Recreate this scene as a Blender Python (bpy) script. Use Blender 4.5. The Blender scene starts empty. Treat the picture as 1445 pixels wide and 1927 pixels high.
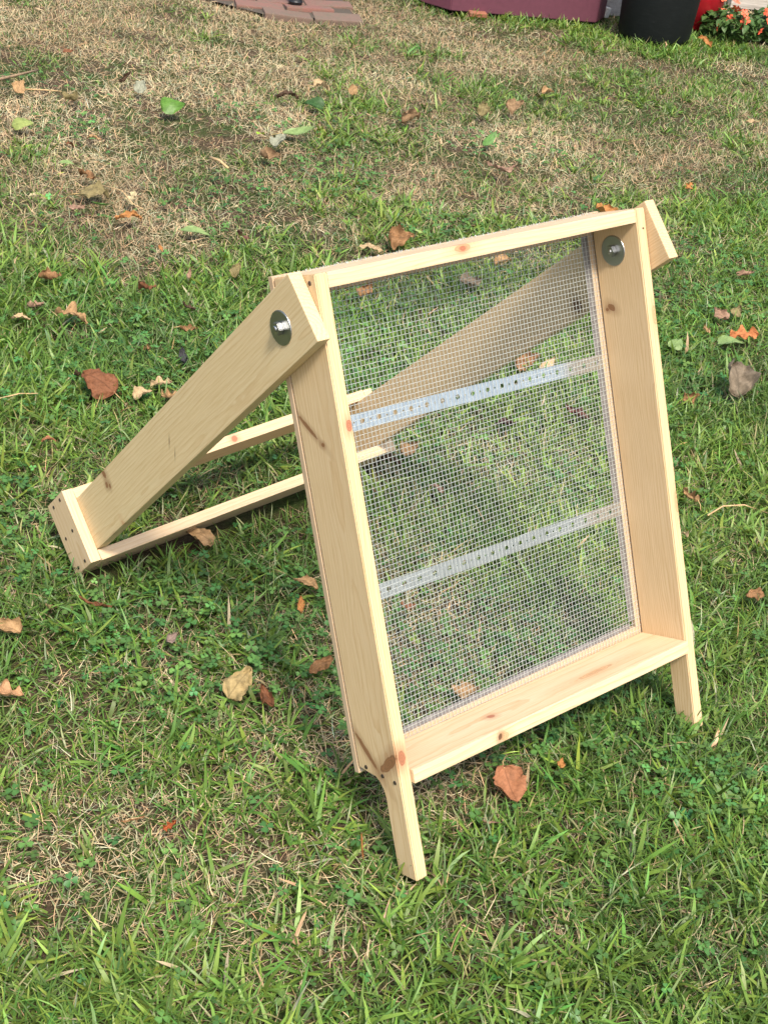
import bpy, bmesh, math
import numpy as np
from mathutils import Vector, Matrix

# ------------------------------------------------------------------ camera, sky, sun, exposure
scene = bpy.context.scene
C = scene.collection
R = math.radians

cam_data = bpy.data.cameras.new('camera')
cam = bpy.data.objects.new('camera', cam_data)
C.objects.link(cam)
cam_data.sensor_fit = 'VERTICAL'
cam_data.sensor_height = 36.0
cam_data.lens = 49.13
cam_data.clip_start = 0.05
cam_data.clip_end = 2000
right = Vector((0.77132, -0.62542, 0.11794))
down = Vector((-0.26209, -0.48101, -0.83662))
fwd = Vector((0.57998, 0.61439, -0.53493))
m = Matrix((right, -down, -fwd)).transposed().to_4x4()
m.translation = Vector((-0.96454, -0.87991, 1.38376))
cam.matrix_world = m
scene.camera = cam

SUN = Vector((-0.21, -0.48, 0.84)).normalized()          # towards the sun
world = bpy.data.worlds.new('World')
scene.world = world
world.use_nodes = True
wn = world.node_tree.nodes
sky = wn.new('ShaderNodeTexSky')
sky.sky_type = 'NISHITA'
sky.sun_disc = False
sky.sun_elevation = math.asin(SUN.z)
sky.sun_rotation = math.atan2(SUN.x, SUN.y)
sky.air_density = 1.3
sky.dust_density = 4.0
bg = wn['Background']
bg.inputs['Strength'].default_value = 0.15
world.node_tree.links.new(sky.outputs['Color'], bg.inputs['Color'])

sun_data = bpy.data.lights.new('sun', 'SUN')
sun_data.energy = 2.9
sun_data.angle = R(9.0)
sun_data.color = (1.0, 0.93, 0.82)
sun = bpy.data.objects.new('sun', sun_data)
sun.rotation_euler = (-SUN).to_track_quat('-Z', 'Y').to_euler()
C.objects.link(sun)

vs = scene.view_settings
vs.view_transform = 'Standard'
vs.look = 'None'
vs.exposure = 0.74
vs.gamma = 1.0
vs.use_curve_mapping = False
scene.cycles.max_bounces = 6
scene.cycles.transparent_max_bounces = 8
scene.cycles.use_denoising = True

rng = np.random.default_rng(11)

# ------------------------------------------------------------------ helpers
def link(name, mesh, mat=None, parent=None):
    o = bpy.data.objects.new(name, mesh)
    C.objects.link(o)
    if mat is not None:
        mesh.materials.append(mat)
    if parent is not None:
        o.parent = parent
    return o

def tag(o, label=None, cat=None, group=None, kind=None):
    if label: o['label'] = label
    if cat: o['category'] = cat
    if group: o['group'] = group
    if kind: o['kind'] = kind
    return o

def bm_obj(name, bm, mat, parent=None, smooth=False):
    me = bpy.data.meshes.new(name)
    bm.normal_update()
    bm.to_mesh(me); bm.free()
    if smooth:
        me.shade_smooth()
    return link(name, me, mat, parent)

def pydata(name, v, f, mat, parent=None, smooth=False):
    me = bpy.data.meshes.new(name)
    me.from_pydata([tuple(map(float, p)) for p in v], [], [tuple(map(int, q)) for q in f])
    me.update()
    if smooth:
        me.shade_smooth()
    return link(name, me, mat, parent)

def empty(name, loc=(0, 0, 0), rot=(0, 0, 0), parent=None):
    o = bpy.data.objects.new(name, None)
    o.empty_display_size = 0.1
    o.location = loc; o.rotation_euler = rot
    o.parent = parent
    C.objects.link(o)
    return o

def new_mat(name):
    mt = bpy.data.materials.new(name)
    mt.use_nodes = True
    nt = mt.node_tree
    return mt, nt, nt.nodes['Principled BSDF'], nt.nodes['Material Output']

def N(nt, typ, **kw):
    n = nt.nodes.new(typ)
    for k, v in kw.items():
        if k in n.inputs.keys():
            n.inputs[k].default_value = v
        else:
            setattr(n, k, v)
    return n

def ramp(nt, fac, stops):
    r = nt.nodes.new('ShaderNodeValToRGB')
    el = r.color_ramp.elements
    while len(el) > 1: el.remove(el[0])
    el[0].position = stops[0][0]; el[0].color = (*stops[0][1], 1)
    for p, c in stops[1:]:
        e = el.new(p); e.color = (*c, 1)
    nt.links.new(fac, r.inputs[0])
    return r.outputs[0]

def mixc(nt, fac, a, b, mode='MIX'):
    n = nt.nodes.new('ShaderNodeMix'); n.data_type = 'RGBA'; n.blend_type = mode
    for sock, val in ((n.inputs[0], fac), (n.inputs[6], a), (n.inputs[7], b)):
        if hasattr(val, 'is_linked'):
            nt.links.new(val, sock)
        elif isinstance(val, (int, float)):
            sock.default_value = val
        else:
            sock.default_value = (*val, 1)
    return n.outputs[2]

def maths(nt, op, a, b=None, clamp=False):
    n = nt.nodes.new('ShaderNodeMath'); n.operation = op; n.use_clamp = clamp
    for i, v in enumerate((a, b)):
        if v is None: continue
        if hasattr(v, 'is_linked'): nt.links.new(v, n.inputs[i])
        else: n.inputs[i].default_value = v
    return n.outputs[0]

def bump(nt, bsdf, height, strength=0.3, dist=0.001):
    b = N(nt, 'ShaderNodeBump', Strength=strength, Distance=dist)
    nt.links.new(height, b.inputs['Height'])
    nt.links.new(b.outputs[0], bsdf.inputs['Normal'])

# value noise on the ground, for the layout of the lawn
_perm = np.random.default_rng(5).random((64, 64))
def vnoise(x, y, s):
    x = np.asarray(x) * s + 100; y = np.asarray(y) * s + 100
    i = np.floor(x).astype(int); j = np.floor(y).astype(int)
    fx = x - i; fy = y - j
    fx = fx * fx * (3 - 2 * fx); fy = fy * fy * (3 - 2 * fy)
    g = lambda a, b: _perm[a % 64, b % 64]
    return (g(i, j) * (1 - fx) + g(i + 1, j) * fx) * (1 - fy) + (g(i, j + 1) * (1 - fx) + g(i + 1, j + 1) * fx) * fy

# how green the lawn is at places on the ground: x, y (m), 0 = bare straw and soil, 1 = lush
VEG = [(1.38,4.25,0.15),(1.74,4.18,0.1),(2.12,4.1,0.05),(2.53,4.02,0.02),(2.97,3.94,0.05),(3.44,3.85,0.3),(3.94,3.75,0.35),(4.49,3.64,0.4),(5.08,3.53,0.35),(5.57,3.43,0.35),(1.19,3.85,0.15),(1.52,3.77,0.08),(1.87,3.69,0.05),(2.24,3.6,0.04),(2.64,3.51,0.12),(3.06,3.41,0.3),(3.51,3.31,0.3),(3.99,3.19,0.3),(4.51,3.07,0.35),(4.94,2.97,0.3),(1.03,3.5,0.06),(1.33,3.42,0.1),(1.65,3.33,0.03),(1.99,3.24,0.03),(2.35,3.14,0.25),(2.73,3.04,0.24),(3.14,2.93,0.15),(3.57,2.81,0.08),(4.03,2.69,0.1),(4.42,2.59,0.12),(0.84,3.09,0),(1.11,3.01,0.05),(1.4,2.92,0.12),(1.71,2.83,0.15),(2.03,2.73,0.5),(2.37,2.62,0.3),(2.72,2.51,0.38),(3.1,2.39,0.35),(3.51,2.27,0.4),(3.84,2.17,0.42),(0.68,2.75,0),(0.93,2.66,0.06),(1.19,2.57,0.08),(1.47,2.48,0),(1.76,2.38,0.5),(2.06,2.27,0.28),(2.38,2.16,0.32),(2.72,2.04,0.38),(3.07,1.92,0.5),(3.37,1.82,0.6),(0.57,2.52,0.45),(0.81,2.44,0.22),(1.05,2.34,0),(1.31,2.25,0.05),(1.58,2.15,0.35),(1.86,2.04,0.15),(2.16,1.93,0.1),(2.47,1.82,0.32),(2.8,1.7,0.65),(3.06,1.6,0.75),(0.47,2.32,0.72),(0.7,2.23,0.35),(0.93,2.14,0),(1.17,2.04,0.2),(1.42,1.95,0.38),(1.68,1.84,0.28),(1.96,1.73,0.18),(2.25,1.62,0.33),(2.55,1.5,0.75),(2.8,1.4,0.8),(0.4,2.16,0.85),(0.61,2.08,0.75),(0.83,1.98,0.5),(1.06,1.89,0.55),(1.3,1.79,0.6),(1.55,1.69,0.5),(1.81,1.58,0.45),(2.08,1.47,0.6),(2.37,1.35,0.85),(2.6,1.26,0.9),(0.27,1.88,0.95),(0.46,1.8,0.9),(0.66,1.71,0.85),(0.87,1.62,0.8),(1.09,1.52,0.85),(1.31,1.42,0.8),(1.55,1.32,0.8),(1.79,1.21,0.85),(2.05,1.09,0.9),(2.25,1,0.95),(0.13,1.58,0.95),(0.3,1.49,0.95),(0.48,1.41,0.9),(0.67,1.32,0.85),(0.86,1.22,0.9),(1.06,1.13,0.9),(1.27,1.03,0.9),(1.48,0.93,0.9),(1.7,0.82,0.9),(1.88,0.73,0.95),(-0,1.3,0.9),(0.15,1.22,0.8),(0.32,1.14,0.8),(0.48,1.05,0.8),(0.65,0.96,0.8),(0.83,0.87,0.9),(1.02,0.78,0.9),(1.21,0.68,0.9),(1.4,0.58,0.9),(1.56,0.5,0.9),(-0.11,1.07,0.7),(0.03,0.99,0.65),(0.18,0.91,0.7),(0.33,0.83,0.7),(0.48,0.74,0.65),(0.64,0.66,0.75),(0.81,0.57,0.85),(0.98,0.47,0.85),(1.16,0.38,0.95),(1.3,0.3,0.95),(-0.2,0.87,0.7),(-0.07,0.79,0.75),(0.06,0.72,0.75),(0.2,0.64,0.6),(0.34,0.56,0.5),(0.49,0.48,0.6),(0.64,0.39,0.75),(0.79,0.3,0.85),(0.95,0.21,0.95),(1.08,0.14,0.95),(-0.29,0.69,0.88),(-0.17,0.61,0.83),(-0.05,0.54,0.66),(0.08,0.47,0.6),(0.21,0.39,0.55),(0.34,0.31,0.5),(0.48,0.23,0.65),(0.62,0.15,0.85),(0.76,0.06,0.95),(0.88,-0.01,0.95),(-0.37,0.53,0.8),(-0.25,0.46,0.72),(-0.14,0.39,0.65),(-0.02,0.32,0.58),(0.09,0.24,0.52),(0.22,0.17,0.5),(0.34,0.09,0.6),(0.47,0.01,0.75),(0.6,-0.07,0.95),(0.71,-0.13,0.95),(-0.43,0.39,0.66),(-0.33,0.32,0.66),(-0.22,0.26,0.64),(-0.11,0.19,0.64),(-0,0.12,0.58),(0.11,0.05,0.5),(0.22,-0.03,0.5),(0.34,-0.1,0.6),(0.46,-0.18,0.85),(0.56,-0.24,0.9),(-0.49,0.27,0.65),(-0.39,0.2,0.64),(-0.29,0.14,0.64),(-0.19,0.07,0.64),(-0.09,0.01,0.62),(0.02,-0.06,0.55),(0.12,-0.13,0.6),(0.23,-0.2,0.7),(0.34,-0.28,0.75),(0.43,-0.33,0.75),(-0.54,0.16,0.65),(-0.45,0.1,0.55),(-0.36,0.03,0.5),(-0.26,-0.03,0.55),(-0.17,-0.09,0.65),(-0.07,-0.16,0.65),(0.03,-0.22,0.6),(0.13,-0.29,0.65),(0.24,-0.36,0.65),(0.32,-0.42,0.65),(-0.6,0.03,0.65),(-0.51,-0.03,0.65),(-0.43,-0.09,0.55),(-0.34,-0.15,0.65),(-0.25,-0.21,0.65),(-0.16,-0.27,0.65),(-0.07,-0.33,0.65),(0.02,-0.39,0.65),(0.12,-0.46,0.65),(0.19,-0.51,0.65),(3.86,2.9,0.95),(4.02,2.92,0.9),(3.55,3.42,0.75),(3.75,3.3,0.95),(3.35,3.58,0.6),(4.2,2.93,0.7)]
VEGA = np.array(VEG)
def lush(x, y):
    x = np.asarray(x); y = np.asarray(y)
    num = np.zeros(x.shape); den = np.zeros(x.shape)
    for vx, vy, g in VEG:
        w = 1.0 / ((x - vx) ** 2 + (y - vy) ** 2 + 0.004) ** 1.6
        num += w * g; den += w
    l = num / den
    n = 0.55 * (vnoise(x, y, 2.6) - .5) + 0.5 * (vnoise(x + 9, y + 3, 7.0) - .5) + 0.3 * (vnoise(x + 2, y + 7, 17.0) - .5)
    return np.clip((l + n * 0.8 - .5) * 1.4 + .49, 0, 1)

# ------------------------------------------------------------------ the lawn: soil sheet to the horizon
def mat_ground():
    mt, nt, b, out = new_mat('lawn_soil')
    tc = N(nt, 'ShaderNodeTexCoord')
    n1 = N(nt, 'ShaderNodeTexNoise', Scale=9.0, Detail=6.0, Roughness=0.65)
    n2 = N(nt, 'ShaderNodeTexNoise', Scale=160.0, Detail=4.0, Roughness=0.7)
    mp = N(nt, 'ShaderNodeMapping'); mp.inputs['Scale'].default_value = (1.0, 3.0, 1.0); mp.inputs['Rotation'].default_value = (0, 0, .7)
    nt.links.new(tc.outputs['Object'], n1.inputs['Vector'])
    nt.links.new(tc.outputs['Object'], mp.inputs['Vector'])
    nt.links.new(mp.outputs[0], n2.inputs['Vector'])
    soil = ramp(nt, n2.outputs[0], [(.3, (.032, .022, .014)), (.5, (.075, .052, .033)), (.64, (.135, .096, .060)), (.78, (.22, .165, .10))])
    grn = ramp(nt, n2.outputs[0], [(.3, (.02, .03, .009)), (.55, (.045, .07, .018)), (.72, (.10, .12, .04))])
    f = ramp(nt, n1.outputs[0], [(.42, (0, 0, 0)), (.6, (1, 1, 1))])
    nt.links.new(mixc(nt, f, soil, grn), b.inputs['Base Color'])
    b.inputs['Roughness'].default_value = .95
    b.inputs['Specular IOR Level'].default_value = .1
    bump(nt, b, n2.outputs[0], .8, .006)
    return mt

def build_ground():
    v = []; f = []
    n = 110
    xs = np.linspace(-2.2, 7.2, n); ys = np.linspace(-2.6, 6.8, n)
    for y in ys:
        for x in xs:
            z = -0.010 + 0.016 * (float(vnoise(x, y, 3.1)) - .5) + 0.008 * (float(vnoise(x, y, 9.3)) - .5)
            v.append((x, y, z))
    for j in range(n - 1):
        for i in range(n - 1):
            a = j * n + i
            f.append((a, a + 1, a + n + 1, a + n))
    # skirt out to the horizon
    ring = [i for i in range(n)] + [j * n + n - 1 for j in range(1, n)] + [(n - 1) * n + i for i in range(n - 2, -1, -1)] + [j * n for j in range(n - 2, 0, -1)]
    base = len(v)
    cx, cy = 2.5, 2.1
    for k in ring:
        d = Vector((v[k][0] - cx, v[k][1] - cy)).normalized() * 900
        v.append((cx + d.x, cy + d.y, -0.012))
    L = len(ring)
    for k in range(L):
        a, b2 = ring[k], ring[(k + 1) % L]
        f.append((b2, a, base + k, base + (k + 1) % L))
    o = pydata('ground', v, f, mat_ground(), smooth=True)
    tag(o, 'brown soil and straw under the lawn', None, None, 'structure')
    return o
build_ground()

# ------------------------------------------------------------------ brick path at the back
def mat_brick(name, c0, c1):
    mt, nt, b, out = new_mat(name)
    tc = N(nt, 'ShaderNodeTexCoord'); oi = N(nt, 'ShaderNodeObjectInfo')
    add = N(nt, 'ShaderNodeVectorMath', operation='ADD')
    nt.links.new(tc.outputs['Object'], add.inputs[0]); nt.links.new(oi.outputs['Location'], add.inputs[1])
    n1 = N(nt, 'ShaderNodeTexNoise', Scale=22.0, Detail=6.0, Roughness=.7)
    n2 = N(nt, 'ShaderNodeTexNoise', Scale=120.0, Detail=3.0)
    nt.links.new(add.outputs[0], n1.inputs['Vector']); nt.links.new(add.outputs[0], n2.inputs['Vector'])
    base = mixc(nt, oi.outputs['Random'], c0, c1)
    dirt = ramp(nt, n1.outputs[0], [(.45, (0, 0, 0)), (.7, (1, 1, 1))])
    nt.links.new(mixc(nt, maths(nt, 'MULTIPLY', dirt, .9), base, (.125, .10, .07)), b.inputs['Base Color'])
    b.inputs['Roughness'].default_value = .9
    bump(nt, b, n2.outputs[0], .6, .002)
    return mt

def box_bm(sx, sy, sz, bev=0.0, seg=1):
    bm = bmesh.new()
    bmesh.ops.create_cube(bm, size=1.0)
    bmesh.ops.scale(bm, vec=(sx, sy, sz), verts=bm.verts)
    if bev > 0:
        bmesh.ops.bevel(bm, geom=list(bm.edges), offset=bev, segments=seg, profile=.7, affect='EDGES')
    return bm

def build_bricks():
    o0 = Vector((2.776, 3.604, 0)); e1 = Vector((-.893, .45, 0)).normalized(); e2 = Vector((.45, .893, 0)).normalized()
    bedm, nt, b, _ = new_mat('path_bed'); b.inputs['Base Color'].default_value = (.07, .055, .04, 1); b.inputs['Roughness'].default_value = 1
    q = [o0 + e1 * .02 + e2 * .02, o0 + e1 * .40 + e2 * .02, o0 + e1 * 1.2 + e2 * .72, o0 + e1 * .02 + e2 * .72]
    path = pydata('brick_path', [(p.x, p.y, .004) for p in q], [(0, 3, 2, 1)], bedm)
    tag(path, 'worn red brick paving at the back edge of the lawn', None, None, 'structure')
    mt = mat_brick('brick', (.20, .088, .068), (.15, .10, .075))
    me = None
    rr = np.random.default_rng(3)
    for r in range(7):
        n0 = 0
        for c in range(11):
            s = c * .205 + (.10 if r % 2 else 0.0)
            if s > (.22, .42, .64, .75, .9, 1.0, 1.1)[r]: continue
            cpos = o0 + e1 * (s + .10) + e2 * (r * .102 + .05)
            if me is None:
                bm = box_bm(.197, .095, .05, .006, 2)
                me = bpy.data.meshes.new('brick'); bm.to_mesh(me); bm.free(); me.materials.append(mt)
            bo = bpy.data.objects.new('brick', me); C.objects.link(bo); bo.parent = path
            bo.location = (cpos.x, cpos.y, -.011 + rr.uniform(-.005, .004))
            bo.rotation_euler = (rr.normal(0, .035), rr.normal(0, .03), math.atan2(e1.y, e1.x) + rr.normal(0, .035))
build_bricks()

# ------------------------------------------------------------------ things at the far edge
def plain(name, col, rough=.6, metal=0.0, nscale=40.0, vary=.25, bmp=.2, bdist=.001, spec=.5):
    mt, nt, b, out = new_mat(name)
    tc = N(nt, 'ShaderNodeTexCoord')
    n = N(nt, 'ShaderNodeTexNoise', Scale=nscale, Detail=5.0, Roughness=.65)
    nt.links.new(tc.outputs['Object'], n.inputs['Vector'])
    lo = tuple(c * (1 - vary) for c in col); hi = tuple(min(1, c * (1 + vary)) for c in col)
    nt.links.new(ramp(nt, n.outputs[0], [(.3, lo), (.7, hi)]), b.inputs['Base Color'])
    b.inputs['Roughness'].default_value = rough; b.inputs['Metallic'].default_value = metal
    b.inputs['Specular IOR Level'].default_value = spec
    if bmp: bump(nt, b, n.outputs[0], bmp, bdist)
    return mt

def prism(poly, z0, z1, bev=.004):
    bm = bmesh.new()
    vs_ = [bm.verts.new((x, y, z0)) for x, y in poly]
    f = bm.faces.new(vs_)
    ex = bmesh.ops.extrude_face_region(bm, geom=[f])
    bmesh.ops.translate(bm, vec=(0, 0, z1 - z0), verts=[g for g in ex['geom'] if isinstance(g, bmesh.types.BMVert)])
    bmesh.ops.recalc_face_normals(bm, faces=bm.faces)
    if bev: bmesh.ops.bevel(bm, geom=list(bm.edges), offset=bev, segments=2, affect='EDGES')
    return bm

def build_planter():
    c0 = Vector((3.857, 3.328, 0))
    e1 = Vector((-.868, .496, 0)); e2 = Vector((.496, .868, 0)); ch = Vector((.12, .062, 0))
    root = empty('planter_box', c0)
    tag(root, 'purple raised planter box with stacked boards behind the lawn, beside the bucket', 'planter')
    mt = plain('planter_plum', (.115, .032, .052), .55, 0, 60, .12, .25, .0006)
    dark = plain('planter_soil', (.05, .035, .025), 1.0, 0, 30, .4, .8, .01)
    P0 = [Vector((0, 0, 0)), ch, ch + e2 * .42, ch + e2 * .42 + e1 * .90, e1 * .66 + Vector((-.12 * .5, .10, 0)) + e2 * .06, e1 * .655]
    poly = [(p.x, p.y) for p in P0]
    cx = sum(p[0] for p in poly) / 6; cy = sum(p[1] for p in poly) / 6
    for k in range(4):
        z0 = .012 + k * .104
        # each course is a ring of boards
        bm = bmesh.new()
        inn = [(cx + (x - cx) * .93, cy + (y - cy) * .93) for x, y in poly]
        for z in (z0, z0 + .1015):
            for x, y in poly: bm.verts.new((x, y, z))
            for x, y in inn: bm.verts.new((x, y, z))
        bm.verts.ensure_lookup_table()
        n = 6
        for i in range(n):
            j = (i + 1) % n
            a = bm.verts
            bm.faces.new((a[i], a[j], a[12 + j], a[12 + i]))
            bm.faces.new((a[6 + j], a[6 + i], a[18 + i], a[18 + j]))
            bm.faces.new((a[12 + i], a[12 + j], a[18 + j], a[18 + i]))
            bm.faces.new((a[j], a[i], a[6 + i], a[6 + j]))
        bmesh.ops.recalc_face_normals(bm, faces=bm.faces)
        bmesh.ops.bevel(bm, geom=list(bm.edges), offset=.0035, segments=2, affect='EDGES')
        bm_obj('side_course', bm, mt, root)
    inn = [(cx + (x - cx) * .925, cy + (y - cy) * .925) for x, y in poly]
    bm_obj('soil', prism(inn, .02, .38, 0), dark, root)
    # a brick stub it is levelled on
    bm = box_bm(.078, .05, .022, .004)
    bo = bm_obj('levelling_brick', bm, mat_brick('brick_orange', (.27, .10, .055), (.25, .095, .055)))
    bo.location = (3.385, 3.585, .010); bo.rotation_euler = (0, 0, -.52)
    tag(bo, 'small orange brick stub in the grass under the purple planter', 'brick')
build_planter()

def lathe(profile, seg=48, closed_bottom=False):
    v = []; f = []
    for r, z in profile:
        for k in range(seg):
            a = 2 * math.pi * k / seg
            v.append((r * math.cos(a), r * math.sin(a), z))
    for i in range(len(profile) - 1):
        for k in range(seg):
            k2 = (k + 1) % seg
            f.append((i * seg + k, i * seg + k2, (i + 1) * seg + k2, (i + 1) * seg + k))
    return v, f

def build_bucket():
    mt, nt, b, out = new_mat('black_rubber')
    tc = N(nt, 'ShaderNodeTexCoord')
    mp = N(nt, 'ShaderNodeMapping'); mp.inputs['Scale'].default_value = (9, 9, 40); mp.inputs['Rotation'].default_value = (.5, .4, 0)
    n = N(nt, 'ShaderNodeTexNoise', Scale=3.0, Detail=6.0, Roughness=.75)
    nt.links.new(tc.outputs['Object'], mp.inputs[0]); nt.links.new(mp.outputs[0], n.inputs['Vector'])
    nt.links.new(ramp(nt, n.outputs[0], [(.35, (.004, .0055, .006)), (.62, (.007, .009, .0095)), (.74, (.022, .025, .025))]), b.inputs['Base Color'])
    b.inputs['Roughness'].default_value = .6; b.inputs['Specular IOR Level'].default_value = .22
    root = empty('rubber_bucket', (3.965, 3.088, 0))
    tag(root, 'tall scuffed black rubber bucket at the back edge of the lawn', 'bucket')
    prof = [(0, .006), (.140, .006), (.150, .012), (.155, .03), (.163, .18), (.172, .36), (.176, .42)]
    v, f = lathe(prof)
    pydata('body', v, f, mt, root, True)
    v, f = lathe([(.176, .415), (.186, .417), (.188, .425), (.187, .433), (.176, .436), (.168, .43), (.166, .40), (.155, .06), (.0, .055)])
    pydata('rim', v, f, mt, root, True)
    # ribs round the wall
    for z, r in ((.40, .1752), (.385, .1744)):
        v, f = lathe([(r, z - .004), (r + .004, z), (r, z + .004)])
        pydata('rib', v, f, mt, root, True)
build_bucket()

def build_red_pot():
    mt = plain('red_plastic', (.42, .012, .022), .38, 0, 30, .1, .1)
    root = empty('red_pot', (4.375, 3.215, 0))
    tag(root, 'glossy red plastic pot half hidden behind the black bucket', 'pot')
    v, f = lathe([(0, .004), (.105, .004), (.112, .012), (.113, .03), (.120, .034), (.122, .20), (.126, .215), (.136, .218), (.139, .25), (.130, .255), (.124, .23)])
    pydata('body', v, f, mt, root, True)
    v, f = lathe([(.1215, .148), (.1255, .152), (.1255, .158), (.1215, .162)])
    pydata('ridge', v, f, mt, root, True)
    v, f = lathe([(0, .215), (.124, .215)])
    pydata('soil', v, f, plain('pot_soil', (.05, .035, .025), 1, 0, 40, .4, .8, .006), root)
build_red_pot()

def leaf_grid(nu, nv, wfun, fold, bendl, curl, seed, size, wr=.03, ragged=.16):
    """a leaf as a curved sheet: u along the midrib, v across; returns verts, faces, uvs"""
    r = np.random.default_rng(seed)
    ph = r.uniform(0, 6.28, 8)
    V = []; UV = []; F = []
    for i in range(nu):
        u = i / (nu - 1)
        # arc along the length
        if abs(bendl) > 1e-3:
            a = bendl * (u - .5)
            cx, cz = math.sin(a) / bendl, (1 - math.cos(a)) / bendl
        else:
            a = 0; cx, cz = u - .5, 0
        hw = wfun(u)
        for j in range(nv):
            t_ = 2 * j / (nv - 1) - 1
            rag = 1 + ragged * (.5 * math.sin(9 * u + ph[0] + 2 * t_) + .35 * math.sin(23 * u + ph[5] + 4 * t_) + .25 * math.sin(41 * u + ph[6]))
            hwv = hw * rag
            # across: fold and rim curl
            b_ = fold * abs(t_) + curl * t_ * t_ * (0.6 + .8 * math.sin(3.1 * u + ph[1] + t_))
            y = hwv * t_ * math.cos(min(1.3, abs(b_) * .8))
            z = hwv * abs(t_) * math.sin(max(-1.3, min(1.3, b_)))
            z += wr * (math.sin(9 * u + ph[2] + 4 * t_) * .6 + math.sin(17 * u + ph[3] - 7 * t_) * .4 + math.sin(29 * u + ph[7] + 13 * t_) * .25) * (.25 + abs(t_))
            x = cx - z * math.sin(a) * .5 + .03 * math.sin(13 * t_ + ph[4]) * abs(t_)
            V.append((x * size, y * size, (cz + z) * size)); UV.append((u, t_ * .5 + .5))
    for i in range(nu - 1):
        for j in range(nv - 1):
            a0 = i * nv + j
            F.append((a0, a0 + nv, a0 + nv + 1, a0 + 1))
    return V, F, UV

def w_broad(u): return .40 * (math.sin(math.pi * min(1, max(0, u)) ** .62)) ** .8 * (1 - .25 * u) + .004
def w_narrow(u): return .20 * (math.sin(math.pi * u ** .8)) ** .9 + .003
def w_strip(u): return .030 * (math.sin(math.pi * u)) ** .35 + .003
def w_lobed(u):
    b = .40 * (math.sin(math.pi * u ** .75)) ** .7
    return b * (.62 + .38 * math.cos(2 * math.pi * (u * 2.6 - .15))) + .01
def w_round(u): return .43 * (math.sin(math.pi * u ** .85)) ** .58 + .004
WF = dict(round=w_round, broad=w_broad, narrow=w_narrow, lobed=w_lobed, strip=w_strip)

def mat_leaf(name, col, fresh=False):
    mt, nt, b, out = new_mat(name)
    tc = N(nt, 'ShaderNodeTexCoord')
    oi = N(nt, 'ShaderNodeObjectInfo')
    sep = N(nt, 'ShaderNodeSeparateXYZ'); nt.links.new(tc.outputs['UV'], sep.inputs[0])
    u, v = sep.outputs[0], sep.outputs[1]
    av = maths(nt, 'ABSOLUTE', maths(nt, 'SUBTRACT', v, .5))
    mid = maths(nt, 'LESS_THAN', av, .022)
    vein = maths(nt, 'PINGPONG', maths(nt, 'ADD', maths(nt, 'MULTIPLY', u, 7.0), maths(nt, 'MULTIPLY', av, -5.0)), .5)
    vein = maths(nt, 'LESS_THAN', vein, .055)
    vv = maths(nt, 'MAXIMUM', mid, maths(nt, 'MULTIPLY', vein, .55))
    n = N(nt, 'ShaderNodeTexNoise', Scale=60.0, Detail=5.0, Roughness=.7)
    add = N(nt, 'ShaderNodeVectorMath', operation='ADD')
    nt.links.new(tc.outputs['Object'], add.inputs[0]); nt.links.new(oi.outputs['Location'], add.inputs[1])
    nt.links.new(add.outputs[0], n.inputs['Vector'])
    c = Vector(col)
    k = .35 if fresh else .6
    base = ramp(nt, n.outputs[0], [(.28, tuple(c * (1 - k))), (.5, tuple(c)), (.72, tuple(min(1, x * 1.25 + .015) for x in c))])
    vc = tuple(min(1, x * 1.35 + .02) for x in c) if fresh else tuple(x * .55 for x in c)
    colr = mixc(nt, maths(nt, 'MULTIPLY', vv, .6), base, vc)
    nt.links.new(colr, b.inputs['Base Color'])
    b.inputs['Roughness'].default_value = .45 if fresh else .7
    b.inputs['Specular IOR Level'].default_value = .4 if fresh else .25
    tr = N(nt, 'ShaderNodeBsdfTranslucent'); nt.links.new(colr, tr.inputs['Color'])
    ms = N(nt, 'ShaderNodeMixShader'); ms.inputs[0].default_value = .22
    nt.links.new(b.outputs[0], ms.inputs[1]); nt.links.new(tr.outputs[0], ms.inputs[2])
    nt.links.new(ms.outputs[0], out.inputs['Surface'])
    h = maths(nt, 'SUBTRACT', n.outputs[0], maths(nt, 'MULTIPLY', vv, .5))
    bump(nt, b, h, .5, .0015)
    return mt

def uv_mesh(name, V, F, UV):
    me = bpy.data.meshes.new(name)
    me.from_pydata([tuple(p) for p in V], [], F); me.update()
    uvl = me.uv_layers.new(name='UVMap')
    idx = np.empty(len(me.loops), dtype=np.int32); me.loops.foreach_get('vertex_index', idx)
    uvl.data.foreach_set('uv', np.array(UV, dtype=np.float32)[idx].ravel())
    me.shade_smooth()
    return me

def tube(pts, rads, seg=6):
    v = []; f = []
    pts = [Vector(p) for p in pts]
    for i, p in enumerate(pts):
        d = (pts[min(i + 1, len(pts) - 1)] - pts[max(i - 1, 0)]).normalized()
        s = d.orthogonal().normalized(); t_ = d.cross(s)
        for k in range(seg):
            a = 2 * math.pi * k / seg
            q = p + (s * math.cos(a) + t_ * math.sin(a)) * rads[i]
            v.append(tuple(q))
    for i in range(len(pts) - 1):
        for k in range(seg):
            k2 = (k + 1) % seg
            f.append((i * seg + k, i * seg + k2, (i + 1) * seg + k2, (i + 1) * seg + k))
    f.append(tuple(range(seg))[::-1]); f.append(tuple((len(pts) - 1) * seg + k for k in range(seg)))
    return v, f

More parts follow.
